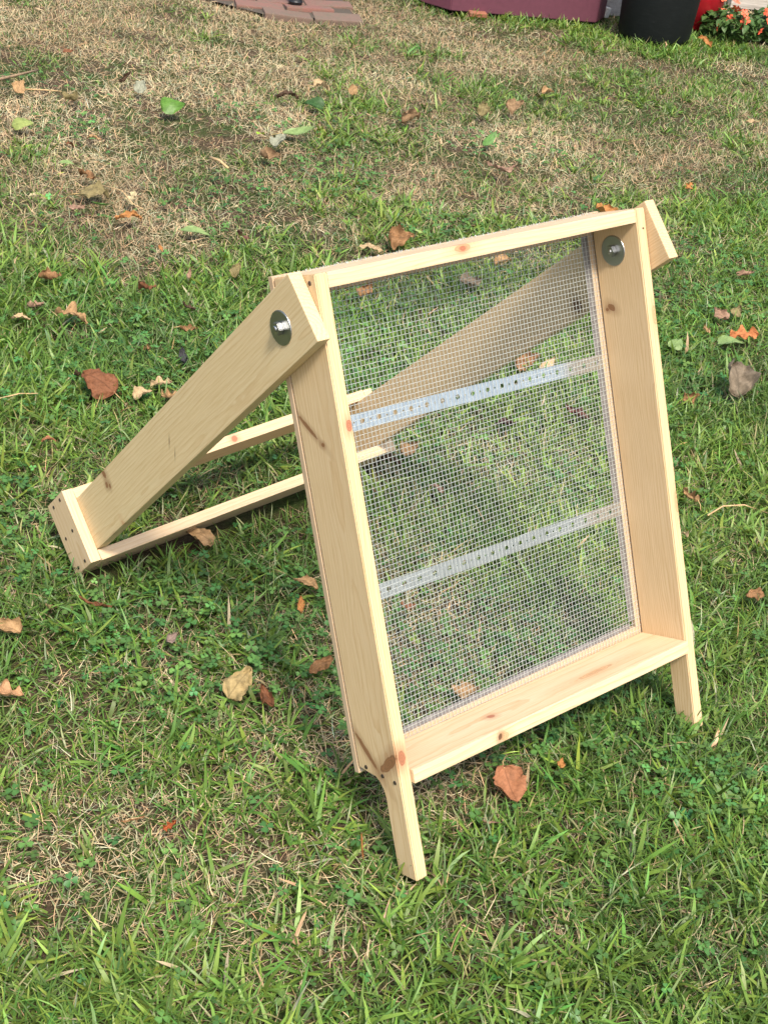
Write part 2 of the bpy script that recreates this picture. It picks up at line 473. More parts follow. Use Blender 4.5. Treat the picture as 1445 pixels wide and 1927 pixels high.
def build_flower_plant(cx, cy, spread, nleaf, places, label, seed, nm='flowering_plant'):
    r = np.random.default_rng(seed)
    root = empty(nm, (cx, cy, 0))
    tag(root, label, 'plant', 'coral flowering plants by the grey board')
    gm = mat_leaf('plant_leaf_%d' % seed, (.062, .125, .028), True)
    fm, nt, b, out = new_mat('coral_petal_%d' % seed)
    b.inputs['Base Color'].default_value = (.86, .13, .06, 1); b.inputs['Roughness'].default_value = .6
    stem = plain('plant_stem_%d' % seed, (.12, .15, .05), .6, 0, 30, .2, 0)
    V = []; F = []; UV = []
    sV = []; sF = []
    for k in range(nleaf):
        a = r.uniform(0, 6.283); rad = spread * math.sqrt(r.uniform(0, 1)); 
        z = r.uniform(.02, .13) * (1 - .35 * (rad / spread) ** 2)
        lv, lf, lu = leaf_grid(5, 3, lambda u: .26 * math.sin(math.pi * u ** .8) ** .9 + .01, .25, r.uniform(-.9, -.2), .1, int(r.integers(1e6)), r.uniform(.035, .06))
        M = Matrix.Translation((rad * math.cos(a), rad * math.sin(a), z)) @ Matrix.Rotation(a + r.normal(0, .9), 4, 'Z') @ Matrix.Rotation(r.uniform(-.2, .9), 4, 'Y') @ Matrix.Rotation(r.normal(0, .4), 4, 'X')
        o = len(V)
        V += [tuple(M @ Vector(p)) for p in lv]; UV += lu; F += [tuple(i + o for i in q) for q in lf]
        if k % 4 == 0:
            tv, tf = tube([(rad * .3 * math.cos(a), rad * .3 * math.sin(a), 0), (rad * .7 * math.cos(a), rad * .7 * math.sin(a), z * .6), (rad * math.cos(a), rad * math.sin(a), z)], [.004, .003, .002], 5)
            o = len(sV); sV += tv; sF += [tuple(i + o for i in q) for q in tf]
    me = uv_mesh('foliage', V, F, UV)
    tag(link('foliage', me, gm, root), None, None, None, 'stuff')
    pydata('stems', sV, sF, stem, root)
    for fx, fy, fz in places:
        bm = bmesh.new()
        ctr = bm.verts.new((0, 0, 0))
        npet = 5; S = r.uniform(.016, .024)
        for p in range(npet):
            a0 = 2 * math.pi * p / npet
            pts = []
            for da, rr_, zz in ((-.52, .75, .15), (-.3, 1.05, .22), (0, 1.0, .12), (.3, 1.05, .22), (.52, .75, .15)):
                pts.append(bm.verts.new((S * rr_ * math.cos(a0 + da), S * rr_ * math.sin(a0 + da), S * (zz + r.normal(0, .08)))))
            for q in range(4): bm.faces.new((ctr, pts[q], pts[q + 1]))
        fo = bm_obj('flower', bm, fm, root)
        fo.location = (fx - cx, fy - cy, fz)
        fo.rotation_euler = (r.normal(.75, .35), r.normal(-.65, .35), r.uniform(0, 6))
build_flower_plant(4.37, 3.00, .125, 260, [(4.267, 2.987, .135), (4.297, 2.957, .10), (4.36, 2.93, .075), (4.33, 2.962, .138), (4.346, 2.925, .13), (4.347, 2.911, .10), (4.25, 2.98, .06), (4.45, 3.06, .14), (4.40, 3.10, .145)], 'leafy plant with coral flowers right beside the red pot', 21)
build_flower_plant(4.58, 2.92, .14, 260, [(4.46, 2.87, .10), (4.522, 2.93, .125), (4.496, 2.902, .14), (4.52, 2.84, .075), (4.43, 2.875, .06), (4.62, 2.85, .12), (4.66, 2.80, .10), (4.60, 2.98, .145), (4.70, 2.90, .13)], 'leafy plant with coral flowers at the right edge of the far border', 22)

def build_grey_board():
    mt, nt, b, out = new_mat('weathered_wood')
    tc = N(nt, 'ShaderNodeTexCoord'); mp = N(nt, 'ShaderNodeMapping'); mp.inputs['Scale'].default_value = (3, 60, 60)
    n = N(nt, 'ShaderNodeTexNoise', Scale=2.0, Detail=6.0, Roughness=.7)
    nt.links.new(tc.outputs['Object'], mp.inputs[0]); nt.links.new(mp.outputs[0], n.inputs['Vector'])
    nt.links.new(ramp(nt, n.outputs[0], [(.3, (.22, .19, .16)), (.5, (.42, .38, .33)), (.7, (.55, .50, .45))]), b.inputs['Base Color'])
    b.inputs['Roughness'].default_value = .85
    bump(nt, b, n.outputs[0], .6, .003)
    bo = bm_obj('weathered_board', box_bm(.19, .04, .24, .003), mt)
    bo.location = (4.995, 3.385, .12); bo.rotation_euler = (0, 0, -.52)
    tag(bo, 'weathered grey wooden board standing behind the coral flowers', 'board')
    blk = bm_obj('concrete_block', box_bm(.19, .20, .19, .006, 2), plain('concrete', (.36, .36, .37), .9, 0, 70, .3, .6, .004))
    blk.location = (4.185, 3.505, .095); blk.rotation_euler = (0, 0, -.5)
    tag(blk, 'pale grey concrete block standing between the purple planter and black bucket', 'block')
    bm = box_bm(.035, .03, .045, .006, 2)
    st = bm_obj('white_stone', bm, plain('white_chalk', (.72, .72, .70), .8, 0, 50, .1, .3))
    st.location = (4.02, 3.425, .025); st.rotation_euler = (.1, .15, .3)
    tag(st, 'small white stone at the foot of the grey block', 'stone')
    # foot of a dark post on the bricks
    root = empty('post_foot', (2.637, 3.885, .012))
    tag(root, 'black post foot standing on the brick path', 'post')
    bl = plain('black_metal', (.015, .016, .018), .4, .2, 40, .3, .2)
    v, f = lathe([(0, .0), (.026, .0), (.027, .004), (.027, .02), (.024, .024), (.024, .34), (.020, .345), (0, .346)], 24)
    pydata('shaft', v, f, bl, root, True)
    v, f = lathe([(.027, .008), (.030, .011), (.030, .015), (.027, .018)], 24)
    pydata('collar', v, f, bl, root, True)
build_grey_board()

# ------------------------------------------------------------------ the soil sieve
T = .019
W, H, D = .5851, .7936, .0869
LEG = .0375
TILT = -R(24.978)
sieve = empty('soil_sieve', (0, -.0181, .0084), (TILT, 0, 0))
tag(sieve, 'pale pine soil sieve with wire mesh screen propped on a rear support frame', 'sieve')
S_M = Matrix.Translation((0, -.0181, .0084)) @ Matrix.Rotation(TILT, 4, 'X')

def mat_pine(name, tint=(1, 1, 1), knots=(), ring=95.0, ring_off=(.02, .05), contrast=1.0):
    """planed pine: growth rings cut lengthwise (object x = grain), fibres, knots at sieve-space places"""
    mt, nt, b, out = new_mat(name)
    tc = N(nt, 'ShaderNodeTexCoord')
    tk = N(nt, 'ShaderNodeTexCoord'); tk.object = sieve
    nw = N(nt, 'ShaderNodeTexNoise', Scale=5.0, Detail=3.0)
    mpw = N(nt, 'ShaderNodeMapping'); mpw.inputs['Scale'].default_value = (.9, 5, 5)
    nt.links.new(tc.outputs['Object'], mpw.inputs[0]); nt.links.new(mpw.outputs[0], nw.inputs['Vector'])
    sub = N(nt, 'ShaderNodeVectorMath', operation='SUBTRACT'); sub.inputs[1].default_value = (.5, .5, .5)
    nt.links.new(nw.outputs['Color'], sub.inputs[0])
    scl = N(nt, 'ShaderNodeVectorMath', operation='SCALE'); scl.inputs['Scale'].default_value = .022
    nt.links.new(sub.outputs[0], scl.inputs[0])
    add = N(nt, 'ShaderNodeVectorMath', operation='ADD')
    nt.links.new(tc.outputs['Object'], add.inputs[0]); nt.links.new(scl.outputs[0], add.inputs[1])
    off = N(nt, 'ShaderNodeVectorMath', operation='ADD'); off.inputs[1].default_value = (0, ring_off[0], ring_off[1])
    nt.links.new(add.outputs[0], off.inputs[0])
    vec = off.outputs[0]
    dark = None
    kfac = None; kcol = None
    for (pos, rad, rot, col) in knots:
        mk = N(nt, 'ShaderNodeMapping'); mk.vector_type = 'TEXTURE'
        mk.inputs['Location'].default_value = pos; mk.inputs['Scale'].default_value = rad; mk.inputs['Rotation'].default_value = rot
        nt.links.new(tk.outputs['Object'], mk.inputs[0])
        ln = N(nt, 'ShaderNodeVectorMath', operation='LENGTH'); nt.links.new(mk.outputs[0], ln.inputs[0])
        nn = N(nt, 'ShaderNodeTexNoise', Scale=120.0, Detail=2.0); nt.links.new(tk.outputs['Object'], nn.inputs['Vector'])
        dd = maths(nt, 'ADD', ln.outputs['Value'], maths(nt, 'MULTIPLY', maths(nt, 'SUBTRACT', nn.outputs[0], .5), .5))
        mr = N(nt, 'ShaderNodeMapRange'); mr.inputs['From Min'].default_value = .75; mr.inputs['From Max'].default_value = 1.05
        mr.inputs['To Min'].default_value = 1; mr.inputs['To Max'].default_value = 0; mr.clamp = True
        nt.links.new(dd, mr.inputs['Value'])
        rg = maths(nt, 'MULTIPLY', maths(nt, 'ADD', maths(nt, 'SINE', maths(nt, 'MULTIPLY', dd, 19.0)), 1.0), .25)
        this = mixc(nt, rg, col, tuple(c * .45 for c in col))
        # halo that stains the wood round the knot
        mh = N(nt, 'ShaderNodeMapRange'); mh.inputs['From Min'].default_value = 1.0; mh.inputs['From Max'].default_value = 2.6
        mh.inputs['To Min'].default_value = .38; mh.inputs['To Max'].default_value = 0; mh.clamp = True
        nt.links.new(dd, mh.inputs['Value'])
        fac = maths(nt, 'MAXIMUM', maths(nt, 'MULTIPLY', mr.outputs[0], .92), mh.outputs[0])
        if kfac is None: kfac, kcol = [fac], [this]
        else: kfac.append(fac); kcol.append(this)
    wv = N(nt, 'ShaderNodeTexWave', wave_type='RINGS', rings_direction='X', wave_profile='SAW')
    wv.inputs['Scale'].default_value = ring; wv.inputs['Distortion'].default_value = .8; wv.inputs['Detail'].default_value = 2; wv.inputs['Detail Scale'].default_value = 1.0
    nt.links.new(vec, wv.inputs['Vector'])
    mpf = N(nt, 'ShaderNodeMapping'); mpf.inputs['Scale'].default_value = (14, 420, 420)
    nt.links.new(tc.outputs['Object'], mpf.inputs[0])
    nf = N(nt, 'ShaderNodeTexNoise', Scale=1.0, Detail=4.0, Roughness=.7); nt.links.new(mpf.outputs[0], nf.inputs['Vector'])
    mpb = N(nt, 'ShaderNodeMapping'); mpb.inputs['Scale'].default_value = (3.5, 22, 22)
    nt.links.new(tc.outputs['Object'], mpb.inputs[0])
    nb = N(nt, 'ShaderNodeTexNoise', Scale=1.0, Detail=3.0); nt.links.new(mpb.outputs[0], nb.inputs['Vector'])
    t3 = Vector(tint)
    mul = lambda c: tuple(c[i] * t3[i] for i in range(3))
    light = mul((.62, .49, .335)); mid = mul((.585, .425, .255)); drk = mul((.50, .335, .185))
    c0 = ramp(nt, wv.outputs['Color'], [(.0, light), (.6, tuple(light[i] * (1 - .5 * contrast) + mid[i] * .5 * contrast for i in range(3))), (.93, tuple(light[i] * (1 - contrast) + drk[i] * contrast for i in range(3))), (1.0, light)])
    c1 = mixc(nt, maths(nt, 'MULTIPLY', ramp(nt, nb.outputs[0], [(.35, (0, 0, 0)), (.7, (1, 1, 1))]), .55), c0, mid)
    c2 = mixc(nt, .46, c1, ramp(nt, nf.outputs[0], [(.3, mul((.47, .325, .175))), (.55, light), (.75, mul((.71, .56, .375)))]))
    if kfac:
        for f_, k_ in zip(kfac, kcol): c2 = mixc(nt, f_, c2, k_)
    nt.links.new(c2, b.inputs['Base Color'])
    b.inputs['Roughness'].default_value = .58
    b.inputs['Specular IOR Level'].default_value = .35
    bump(nt, b, maths(nt, 'ADD', nf.outputs[0], maths(nt, 'MULTIPLY', wv.outputs['Fac'], .3)), .22, .0006)
    return mt

RED = (.40, .14, .075); BRN = (.25, .11, .045); DRK = (.11, .045, .02); ORG = (.58, .34, .17)

def board(name, size, loc, axes, mat, bev=.0016):
    """size = along grain, second, third; axes = three unit vectors in sieve space"""
    o = bm_obj(name, box_bm(*size, bev, 2), mat, sieve)
    M = Matrix((axes[0], axes[1], axes[2])).transposed().to_4x4()
    M.translation = Vector(loc)
    o.matrix_local = M
    return o

# side boards, cut down to legs at their lower ends; object x runs up the board
def side_board(x0, mat):
    zb = .1384
    prof = [(0, 0), (LEG, 0.001), (LEG, .112), (.0400, .122), (.0455, .131), (.053, .1365), (.066, zb), (D, zb + .004), (D, H), (0, H)]
    bm = bmesh.new()
    vs_ = [bm.verts.new((z - .4, y - D / 2, -T / 2)) for y, z in prof]
    f = bm.faces.new(vs_)
    ex = bmesh.ops.extrude_face_region(bm, geom=[f])
    bmesh.ops.translate(bm, vec=(0, 0, T), verts=[g for g in ex['geom'] if isinstance(g, bmesh.types.BMVert)])
    bmesh.ops.recalc_face_normals(bm, faces=bm.faces)
    bmesh.ops.bevel(bm, geom=list(bm.edges), offset=.0015, segments=2, affect='EDGES')
    o = bm_obj('side_board', bm, mat, sieve)
    M = Matrix(((0, 0, 1), (0, 1, 0), (-1, 0, 0))).transposed().to_4x4()   # columns: x->Z, y->Y, z->-X
    M = Matrix(((0, 0, -1, x0 + T / 2), (0, 1, 0, D / 2), (1, 0, 0, .4), (0, 0, 0, 1)))
    o.matrix_local = M
    return o

lk = [((.0135, 0, .608), (.0052, .012, .0085), (0, 0, 0), RED), ((.009, 0, .172), (.0065, .012, .012), (0, 0, 0), RED),
      ((0, .068, .606), (.012, .025, .0036), (R(41), 0, 0), BRN), ((0, .042, .585), (.01, .004, .003), (0, 0, 0), BRN),
      ((0, .064, .171), (.008, .036, .0048), (R(51), 0, 0), BRN), ((0, .018, .163), (.008, .029, .0085), (R(-39), 0, 0), BRN)]
left_side = side_board(0, mat_pine('pine_left_side', (1.04, 1.0, .88), lk, 80, (.02, .03), 1.35))
rk = [((W - T, .0676, .656), (.006, .0085, .0055), (R(30), 0, 0), BRN), ((W - T, .0765, .653), (.005, .0035, .003), (0, 0, 0), BRN),
      ((W - .004, 0, .640), (.006, .006, .016), (0, 0, 0), ORG), ((W - .003, 0, .36), (.005, .006, .02), (0, 0, 0), ORG)]
right_side = side_board(W - T, mat_pine('pine_right_side', (1.05, 1.0, .90), rk, 95, (.06, .025), 1.5))
X, Y, Z = Vector((1, 0, 0)), Vector((0, 1, 0)), Vector((0, 0, 1))
board('top_board', (W - 2 * T - .0006, D, T), (W / 2, D / 2 + .001, H - T / 2), (X, Y, Z),
      mat_pine('pine_top', (1.06, 1.04, 1.0), [((.236, 0, .789), (.016, .01, .006), (0, 0, 0), ORG), ((.236, 0, .7885), (.006, .01, .004), (0, 0, 0), RED)], 60, (.01, .07), 1.1))
slope = math.atan2(.1457 - .1526, W - 2 * T)
bx = Vector((math.cos(slope), 0, math.sin(slope))); bz = Vector((-math.sin(slope), 0, math.cos(slope)))
board('bottom_board', (W - 2 * T - .0006, D + .005, T), (W / 2, (D - .005) / 2 - .0006, (.1457 + .1526) / 2 - T / 2), (bx, Y, bz),
      mat_pine('pine_bottom', (1.08, 1.05, 1.0), [((.179, -.005, .139), (.010, .004, .0075), (0, R(20), 0), ORG), ((.172, -.005, .1405), (.0035, .004, .0055), (0, R(25), 0), DRK),
               ((.199, .040, .15), (.007, .006, .006), (0, 0, 0), RED), ((.40, .03, .15), (.05, .008, .006), (0, 0, 0), ORG)], 42, (.0, .045), 1.3))

# rear support frame
AW = .0905
HW = AW / 2; HP = HW + T
PW = .0762
def arm_frame(side):
    th, cy, cz = ((.435, .0068, .7584), (.3861, -.0179, .7604))[side]
    d = Vector((0, math.cos(th), -math.sin(th))); w = Vector((0, math.sin(th), math.cos(th)))
    return d, w, Vector((0, cy, cz))
ends = []
ak = [((-T, .3925, .5785), (.004, .0009, .0065), (R(20), 0, 0), DRK), ((-T, .383, .5605), (.004, .0007, .006), (R(20), 0, 0), DRK), ((-T, .622, .516), (.006, .009, .006), (R(40), 0, 0), BRN), ((-T, .620, .4985), (.004, .0048, .006), (R(10), 0, 0), BRN), ((-T, .6095, .4975), (.004, .0035, .005), (R(10), 0, 0), BRN),
      ((-T, .590, .436), (.006, .010, .0042), (R(60), 0, 0), ORG), ((-T, .634, .413), (.004, .008, .003), (R(-35), 0, 0), BRN)]
rk2 = [((W, .1555, .6578), (.006, .010, .013), (R(-25), 0, 0), DRK)]
for side in (0, 1):
    d, w, c = arm_frame(side)
    L = (.788, .8136)[side]
    xin = -.0006 if side == 0 else W + .0006
    sx = -1 if side == 0 else 1
    ln = L + PW * .93
    ctr = c + d * (ln / 2) + X * (xin + sx * T / 2)
    board('support_arm', (ln, AW, T), ctr, (d, w, d.cross(w)),
          mat_pine('pine_arm_%d' % side, ((1.03, 1.03, .88), (.98, .93, .82))[side], (ak, rk2)[side], (58, 75)[side], ((.03, .022), (.09, .02))[side], 1.1))
    # end plate outside the arm
    pl = c + d * (L + PW / 2) + X * (xin + sx * (T * 1.5 + .0004))
    po = board('end_plate', (2 * HP, PW, T), pl, (w, d, w.cross(d)), mat_pine('pine_plate_%d' % side, (1.03, .99, .93), [], 50, (.02, .03), 1.3))
    ends.append((c + X * (xin + sx * (T + .0001)), d, w, L))
for which, sgn in (('rear', 1), ('front', -1)):
    (c0, d0, w0, L0), (c1, d1, w1, L1) = ends
    a = c0 + d0 * (L0 + PW / 2) + w0 * sgn * (HW + T / 2 + .0003)
    b2 = c1 + d1 * (L1 + PW / 2) + w1 * sgn * (HW + T / 2 + .0003)
    ax = (b2 - a).normalized(); dm = (d0 + d1).normalized(); dm = (dm - ax * dm.dot(ax)).normalized(); wm = ax.cross(dm)
    kn = [((.225, 0, 0), (1, 1, 1), (0, 0, 0), RED)]
    mid_e = (a + b2) / 2
    kp = a.lerp(b2, .515) - dm * PW / 2
    board('rail', ((b2 - a).length, PW, T), mid_e, (ax, dm, wm), mat_pine('pine_rail_' + which, (1.02, .98, .94) if sgn < 0 else (1.0, .95, .90),
          [(tuple(kp), (.007, .007, .007), (0, 0, 0), RED)] if sgn > 0 else [], 48, (.01, .05), 1.2))

# screw heads lying proud, coloured dark to stand for shade in their holes
bpy.context.view_layer.update()
screw_m = plain('screw_hole_shade', (.06, .045, .035), .5, .6, 200, .4, .3)
def screw(parent, p, nrm, r=.0033):
    nrm = Vector(nrm)
    bm = bmesh.new()
    bmesh.ops.create_cone(bm, cap_ends=True, segments=12, radius1=r, radius2=r * .7, depth=.0012)
    o = bm_obj('screw', bm, screw_m, parent)
    q = nrm.to_track_quat('Z', 'Y').to_matrix().to_4x4(); q.translation = Vector(p) + nrm * .0004
    o.matrix_local = parent.matrix_local.inverted() @ q
for y, z in ((.0701, .1461), (.0359, .1417), (.0112, .1382), (.0125, .7835)):
    screw(left_side, (0, y, z), (-1, 0, 0))
screw(right_side, (W - .008, 0, .765), (0, -1, 0), .0016)
plate0 = [o for o in sieve.children if o.name.startswith('end_plate')][0]
d, w, c = arm_frame(0)
for s_, wv_ in ((.020, HW + .010), (.054, HW + .009), (.020, .0), (.056, -.002), (.020, -HW - .009), (.054, -HW - .010)):
    p = c + d * (.788 + s_) + w * wv_; p.x = -.0006 - 2 * T - .0004
    screw(plate0, p, (-1, 0, 0), .0034)

# pivots: fender washer, nut and bolt end
zinc, nt, b, _ = new_mat('zinc'); b.inputs['Base Color'].default_value = (.42, .43, .43, 1); b.inputs['Metallic'].default_value = 1; b.inputs['Roughness'].default_value = .32
n_ = N(nt, 'ShaderNodeTexNoise', Scale=90.0, Detail=4.0); bump(nt, b, n_.outputs[0], .06, .0005)
def pivot(p, nx):
    v, f = lathe([(.0045, .0018), (.0207, .0018), (.0217, .0014), (.0220, .0008), (.0220, 0), (.0045, 0)], 40)
    wsh = pydata('washer', v, f, zinc, sieve, False)
    q = Vector((nx, 0, 0)).to_track_quat('Z', 'Y').to_matrix().to_4x4(); q.translation = Vector(p)
    wsh.matrix_local = q
    bm = bmesh.new()
    bmesh.ops.create_cone(bm, cap_ends=True, segments=6, radius1=.0088, radius2=.0088, depth=.0072)
    bmesh.ops.bevel(bm, geom=list(bm.edges), offset=.0008, segments=2, affect='EDGES')
    nut = bm_obj('nut', bm, zinc, wsh); nut.location = (0, 0, .0018 + .0038); nut.rotation_euler = (0, 0, .35)
    v, f = lathe([(.0040, 0), (.0040, .0155), (.0034, .0168), (0, .0170)], 16)
    # thread
    prof = [(.0040 - (.0005 if k % 2 else 0), .0018 + k * .0007) for k in range(13)] + [(.0033, .0110), (0, .0112)]
    v, f = lathe(prof, 16)
    pydata('bolt_end', v, f, zinc, wsh, False)
pivot((-.0006 - T, .0590, .7352), -1)
pivot((W - T, .0505, .7382), -1)

# screen: battens behind the mesh, wire mesh, perforated straps
bat = mat_pine('pine_batten', (.80, .77, .76), [], 40, (.0, .03), .6)
YB = D + .0022
BT = .009
def batten(x0, x1, z0, z1):
    lng = max(x1 - x0, z1 - z0)
    if x1 - x0 > z1 - z0: axes = (X, Z, X.cross(Z)); size = (x1 - x0, z1 - z0, BT)
    else: axes = (Z, X, Z.cross(X)); size = (z1 - z0, x1 - x0, BT)
    board('batten', size, ((x0 + x1) / 2, YB + BT / 2, (z0 + z1) / 2), axes, bat, .001)
batten(-.0005, T + .009, .1325, H + .002)
batten(W - T - .009, W + .0005, .1325, H + .002)
batten(T + .0095, W - T - .0095, .132, .1575)
batten(T + .0095, W - T - .0095, H - .03, H + .001)

galv, nt, b, _ = new_mat('galvanised_steel')
tc = N(nt, 'ShaderNodeTexCoord'); vo = N(nt, 'ShaderNodeTexVoronoi', Scale=130.0); nt.links.new(tc.outputs['Object'], vo.inputs['Vector'])
nt.links.new(ramp(nt, vo.outputs['Distance'], [(0, (.52, .54, .56)), (.7, (.66, .68, .70))]), b.inputs['Base Color'])
b.inputs['Metallic'].default_value = .92; b.inputs['Roughness'].default_value = .21
edge_m, nt, b, _ = new_mat('dull_zinc_strip')
b.inputs['Base Color'].default_value = (.40, .39, .39, 1); b.inputs['Metallic'].default_value = .55; b.inputs['Roughness'].default_value = .5
tc = N(nt, 'ShaderNodeTexCoord'); n_ = N(nt, 'ShaderNodeTexNoise', Scale=60.0, Detail=5.0); nt.links.new(tc.outputs['Object'], n_.inputs['Vector'])
nt.links.new(ramp(nt, n_.outputs[0], [(.35, (.20, .195, .20)), (.65, (.32, .31, .31))]), b.inputs['Base Color'])
def edging(x0, x1, z0, z1):
    o = bm_obj('edge_strip', box_bm(x1 - x0, .0008, z1 - z0, 0), edge_m, sieve)
    o.location = ((x0 + x1) / 2, D + .0045, (z0 + z1) / 2)
edging(W - T - .0215, W - T - .0092, .168, H - .03)
edging(T + .0092, T + .0215, .168, H - .03)
edging(T + .0215, W - T - .0215, .1577, .1665)

wire_m, nt, b, _ = new_mat('mesh_wire')
b.inputs['Base Color'].default_value = (.54, .57, .55, 1); b.inputs['Metallic'].default_value = .3; b.inputs['Roughness'].default_value = .45
def wire_mesh():
    pitch = .00672; r = .00033
    v = []; f = []
    rr = np.random.default_rng(8)
    def wire(p0, p1, alt):
        n = 14
        o = len(v)
        a = Vector(p0); bb = Vector(p1); dd = (bb - a).normalized()
        s = dd.cross(Y)
        for i in range(n + 1):
            t_ = i / n
            p = a.lerp(bb, t_)
            x, z = p.x, p.z
            bulge = .0022 * math.sin(math.pi * (x - T) / (W - 2 * T)) * math.sin(math.pi * (z - .15) / .62) if .15 < z < .77 and T < x < W - T else 0
            jx = .0004 * math.sin(9 * z + 5 * x) ; 
            p = p + Y * (bulge + alt) + s * (.0005 * (math.sin(7 * t_ + 40 * (x if abs(dd.z) > .5 else z)) * .5 + rr.normal(0, .15)))
            for k in range(4):
                an = math.pi / 4 + k * math.pi / 2
                q = p + (s * math.cos(an) + Y * math.sin(an)) * r
                v.append(tuple(q))
        for i in range(n):
            for k in range(4):
                k2 = (k + 1) % 4
                f.append((o + i * 4 + k, o + i * 4 + k2, o + i * 4 + 4 + k2, o + i * 4 + 4 + k))
    y = D + .0011
    k = 0; x = .004
    while x < W - .003:
        wire((x, y, .134), (x, y, H + .001), -.0004); x += pitch
    z = .137
    while z < H:
        wire((.001, y, z), (W - .001, y, z), .0004); z += pitch
    # cut wire ends standing up along the top back edge
    x = .03
    while x < W - .015:
        for q in range(2):
            o = len(v)
            a = Vector((x + rr.normal(0, .001), D + .0005 + rr.uniform(0, .002), H - .003)); bb = a + Vector((rr.normal(0, .002), rr.normal(-.001, .003), .0028 + rr.uniform(0, .0035)))
            tv, tf = tube([a, a.lerp(bb, .6), bb], [r * 1.2] * 3, 4)
            v.extend(tv); f.extend(tuple(i + o for i in g) for g in tf)
        x += pitch / 2
    o = pydata('wire_mesh', v, f, wire_m, sieve)
    o['kind'] = 'stuff'
wire_mesh()

def strap(xa, za, xb, zb, wd):
    pitch = .0271
    a = Vector((xa, 0, za)); bb = Vector((xb, 0, zb)); L = (bb - a).length
    ax = (bb - a).normalized(); az = Y.cross(ax) * -1
    if az.z < 0: az = -az
    v = []; f = []
    th = .0009
    cell = pitch / 2
    n = int(L / cell); cell = L / n
    NS = 16
    for k in range(n):
        big = k % 2 == 1
        hr = .0037 if big else .0014
        cx = (k + .5) * cell
        o = len(v)
        for ysg in (0, th):
            for q in range(NS):
                an = 2 * math.pi * q / NS + math.pi / NS
                c_, s_ = math.cos(an), math.sin(an)
                m_ = min(cell / 2 / max(1e-6, abs(c_)), wd / 2 / max(1e-6, abs(s_)))
                v.append((cx + c_ * m_, ysg, s_ * m_))
            for q in range(NS):
                an = 2 * math.pi * q / NS + math.pi / NS
                v.append((cx + hr * math.cos(an), ysg, hr * math.sin(an)))
        for q in range(NS):
            q2 = (q + 1) % NS
            f.append((o + q, o + NS + q, o + NS + q2, o + q2)[::-1])
            f.append((o + 2 * NS + q, o + 2 * NS + q2, o + 3 * NS + q2, o + 3 * NS + q)[::-1])
            f.append((o + NS + q, o + 3 * NS + q, o + 3 * NS + q2, o + NS + q2)[::-1])
    # corners of the cells and the long edges
    o = len(v)
    me_v = [(0, 0, -wd / 2), (L, 0, -wd / 2), (L, th, -wd / 2), (0, th, -wd / 2), (0, 0, wd / 2), (L, 0, wd / 2), (L, th, wd / 2), (0, th, wd / 2)]
    v += me_v
    f += [(o, o + 1, o + 2, o + 3), (o + 4, o + 7, o + 6, o + 5)]
    for k in range(n):
        for sx_ in (-1, 1):
            for sz_ in (-1, 1):
                # little triangle that squares the octagon corner
                an = [2 * math.pi * q / NS + math.pi / NS for q in range(NS)]
                cx = (k + .5) * cell
                pts = []
                for q in range(NS):
                    c_, s_ = math.cos(an[q]), math.sin(an[q])
                    if c_ * sx_ > 0 and s_ * sz_ > 0:
                        m_ = min(cell / 2 / abs(c_), wd / 2 / abs(s_)); pts.append((cx + c_ * m_, s_ * m_))
                cor = (cx + sx_ * cell / 2, sz_ * wd / 2)
                onx = [p for p in pts if abs(abs(p[0] - cx) - cell / 2) < 1e-7]; onz = [p for p in pts if abs(abs(p[1]) - wd / 2) < 1e-7]
                if onx and onz:
                    p = max(onx, key=lambda t_: abs(t_[1])); q_ = max(onz, key=lambda t_: abs(t_[0] - cx))
                    o = len(v); v += [(p[0], 0, p[1]), (q_[0], 0, q_[1]), (cor[0], 0, cor[1])]
                    f.append((o, o + 1, o + 2) if sx_ * sz_ < 0 else (o, o + 2, o + 1))
    ob = pydata('perforated_strap', v, f, galv, sieve)
    M = Matrix((ax, Y, az)).transposed().to_4x4(); M.translation = Vector((xa, D + .0028, za))
    ob.matrix_local = M
strap(.024, .5935, W - T - .001, .5775, .0215)
strap(.024, .3625, W - T + .0, .3495, .0215)

